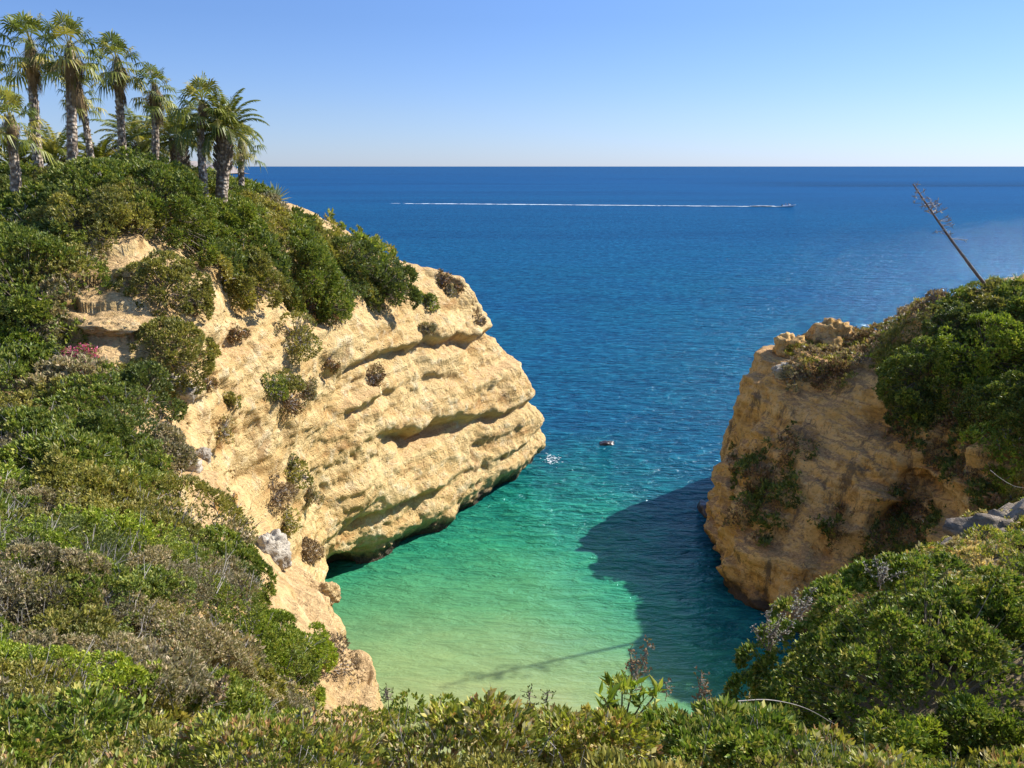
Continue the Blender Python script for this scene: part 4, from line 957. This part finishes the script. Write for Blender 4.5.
stalk_plant('dry_stalk', 'pair of orange dry flower spikes below the bright rim bush', 'dry stalk', 224, 706, 4.2, .20, 2, 'dry', .08, lf=.03, group=g3)
stalk_plant('dry_stalk', 'white dry twigs at the left foot of the corner bush', 'dry stalk', 768, 650, 6.6, .42, 9, 'white', .35, lf=.015, group=g3, th=.005)
stalk_plant('dry_stalk', 'white dry twigs on the crown of the corner bush', 'dry stalk', 880, 585, 7.6, .30, 9, 'white', .5, lf=.015, group=g3, th=.005)
stalk_plant('dry_stalk', 'white dry twigs reaching left from the corner bush', 'dry stalk', 800, 618, 7.0, .32, 7, 'white', .4, lf=.015, group=g3, th=.005)
stalk_plant('white_shrub', 'white silvery twiggy plant on the near slope, left of two', 'silvery plant', 97, 664, 8.6, .22, 12, 'white', .7, lf=.03)
stalk_plant('white_shrub', 'white silvery twiggy plant on the near slope, right of two', 'silvery plant', 136, 664, 8.6, .22, 12, 'white', .7, lf=.03)
# broad leaved plant
def rosettes(label, spots, Y, ll):
    root = empty('broad_leaved_plant', P(spots[0][0], spots[0][1]+25, Y)); o = np.array(root.location); tag(root, label, 'plant'); T, D, A, B = [], [], [], []
    for (x, y) in spots:
        q = np.array(P(x, y, Y+rng.uniform(-.1, .1))); T.append(q-o); D.append(norm(np.array([rng.normal()*.2, -.2, 1]))); A.append(np.array([0, 0, -.1])); B.append(q-o)
    V_, F_, c = leaves(np.array(T), np.array(D), 16, ll, .24, 'bright', .85, .25); mesh_np('leaves', V_, F_, LEAF, root, c)
    V_, F_ = sticks(np.array(A), np.array(B), .006, .004); mesh_np('stem', V_, F_, TWIG, root)
rosettes('broad leaved yellow green plant standing up from the hedge', [(622,692),(612,684),(632,690),(604,698),(618,712),(640,706),(655,696),(606,720),(648,722),(630,735),(598,732)], 3.1, .085)
# arching grey stem and straws
def arch(label, pts, Y, r, mat, name='fallen_twig'):
    q = np.array([P(x, y, Y+dy) for x, y, dy in pts]); q = lattice([[tuple(a)]*2 for a in q], 8, 1)[:, 0]; o = q[0].copy()
    V_, F_ = tube(q-o, np.linspace(r, r*.4, len(q)), 6); ob = mesh_np(name, V_, F_, mat, smooth=True, loc=tuple(o)); tag(ob, label, 'twig', 'dry stems in the foreground')
arch('long pale grey stem arching in front of the corner bush', [(738,701,0),(770,700,.1),(805,708,.2),(838,726,.3)], 4.2, .0036, GREYTWIG)
arch('thin straw stem curving up at the lower left', [(52,706,0),(64,690,0),(76,672,0),(84,656,0)], 4.6, .006, simple('straw', (.45, .38, .22), (.55, .46, .28), 5))
arch('thin grey twig lying across the hedge leaves', [(520,752,0),(550,750,0),(585,748,0)], 2.6, .005, GREYTWIG)
arch('branching pale dead twig in the hedge near the bottom', [(565,768,0),(558,752,0),(546,738,0)], 2.5, .005, GREYTWIG)
arch('curved grey stem over the dark scrub at the right edge', [(990,470,0),(1000,478,0),(1014,486,0),(1026,488,0)], 15, .007, GREYTWIG)

# ------------------------------------------------------------------ light, sky, camera
w = bpy.data.worlds.new('World'); bpy.context.scene.world = w; w.use_nodes = True; nt = w.node_tree
bg = nt.nodes['Background']; sk = nt.nodes.new('ShaderNodeTexSky'); sk.sky_type = 'NISHITA'; sk.sun_disc = False
SUN_EL, SX, SY = 38, .88, .46
sk.sun_elevation = R(SUN_EL); sk.sun_rotation = math.atan2(SX, SY); sk.altitude = 20; sk.air_density = 1.0; sk.dust_density = .1; sk.ozone_density = 3.0
tcw = nt.nodes.new('ShaderNodeTexCoord'); spw = nt.nodes.new('ShaderNodeSeparateXYZ'); nt.links.new(tcw.outputs['Generated'], spw.inputs[0])
tint = ramp(nt, spw.outputs[2], [(0, (.34, .425, .72)), (.06, (.365, .43, .65)), (.16, (.36, .44, .64)), (.24, (.42, .505, .71)), (.35, (.62, .70, .92)), (.7, (1.2, 1.15, 1.15))])
nt.links.new(mix(nt, 1.0, sk.outputs[0], tint, 'MULTIPLY'), bg.inputs[0]); bg.inputs[1].default_value = .12
sl = bpy.data.lights.new('sun', 'SUN'); sl.energy = 4.8; sl.angle = R(.53); sl.color = (1, .945, .86); so = bpy.data.objects.new('sun', sl); C.objects.link(so)
dv = Vector((SX*math.cos(R(SUN_EL))/math.hypot(SX, SY), SY*math.cos(R(SUN_EL))/math.hypot(SX, SY), math.sin(R(SUN_EL))))
so.rotation_euler = dv.to_track_quat('Z', 'Y').to_euler(); so.location = (30, 20, 60)
cd = bpy.data.cameras.new('camera'); cam = bpy.data.objects.new('camera', cd); C.objects.link(cam); cam.location = (0, 0, CH)
cd.sensor_width = 36; cd.lens = 36*F/1024; cam.rotation_euler = (PI/2-TH, 0, 0); cd.clip_end = 120000; cd.clip_start = .05
s = bpy.context.scene; s.camera = cam; s.view_settings.view_transform = 'Standard'; s.view_settings.look = 'None'; s.view_settings.exposure = .93
s.cycles.use_denoising = True; s.cycles.max_bounces = 5; s.cycles.diffuse_bounces = 4; s.cycles.glossy_bounces = 2; s.cycles.transmission_bounces = 2; s.cycles.transparent_max_bounces = 4
s.cycles.caustics_reflective = False; s.cycles.caustics_refractive = False
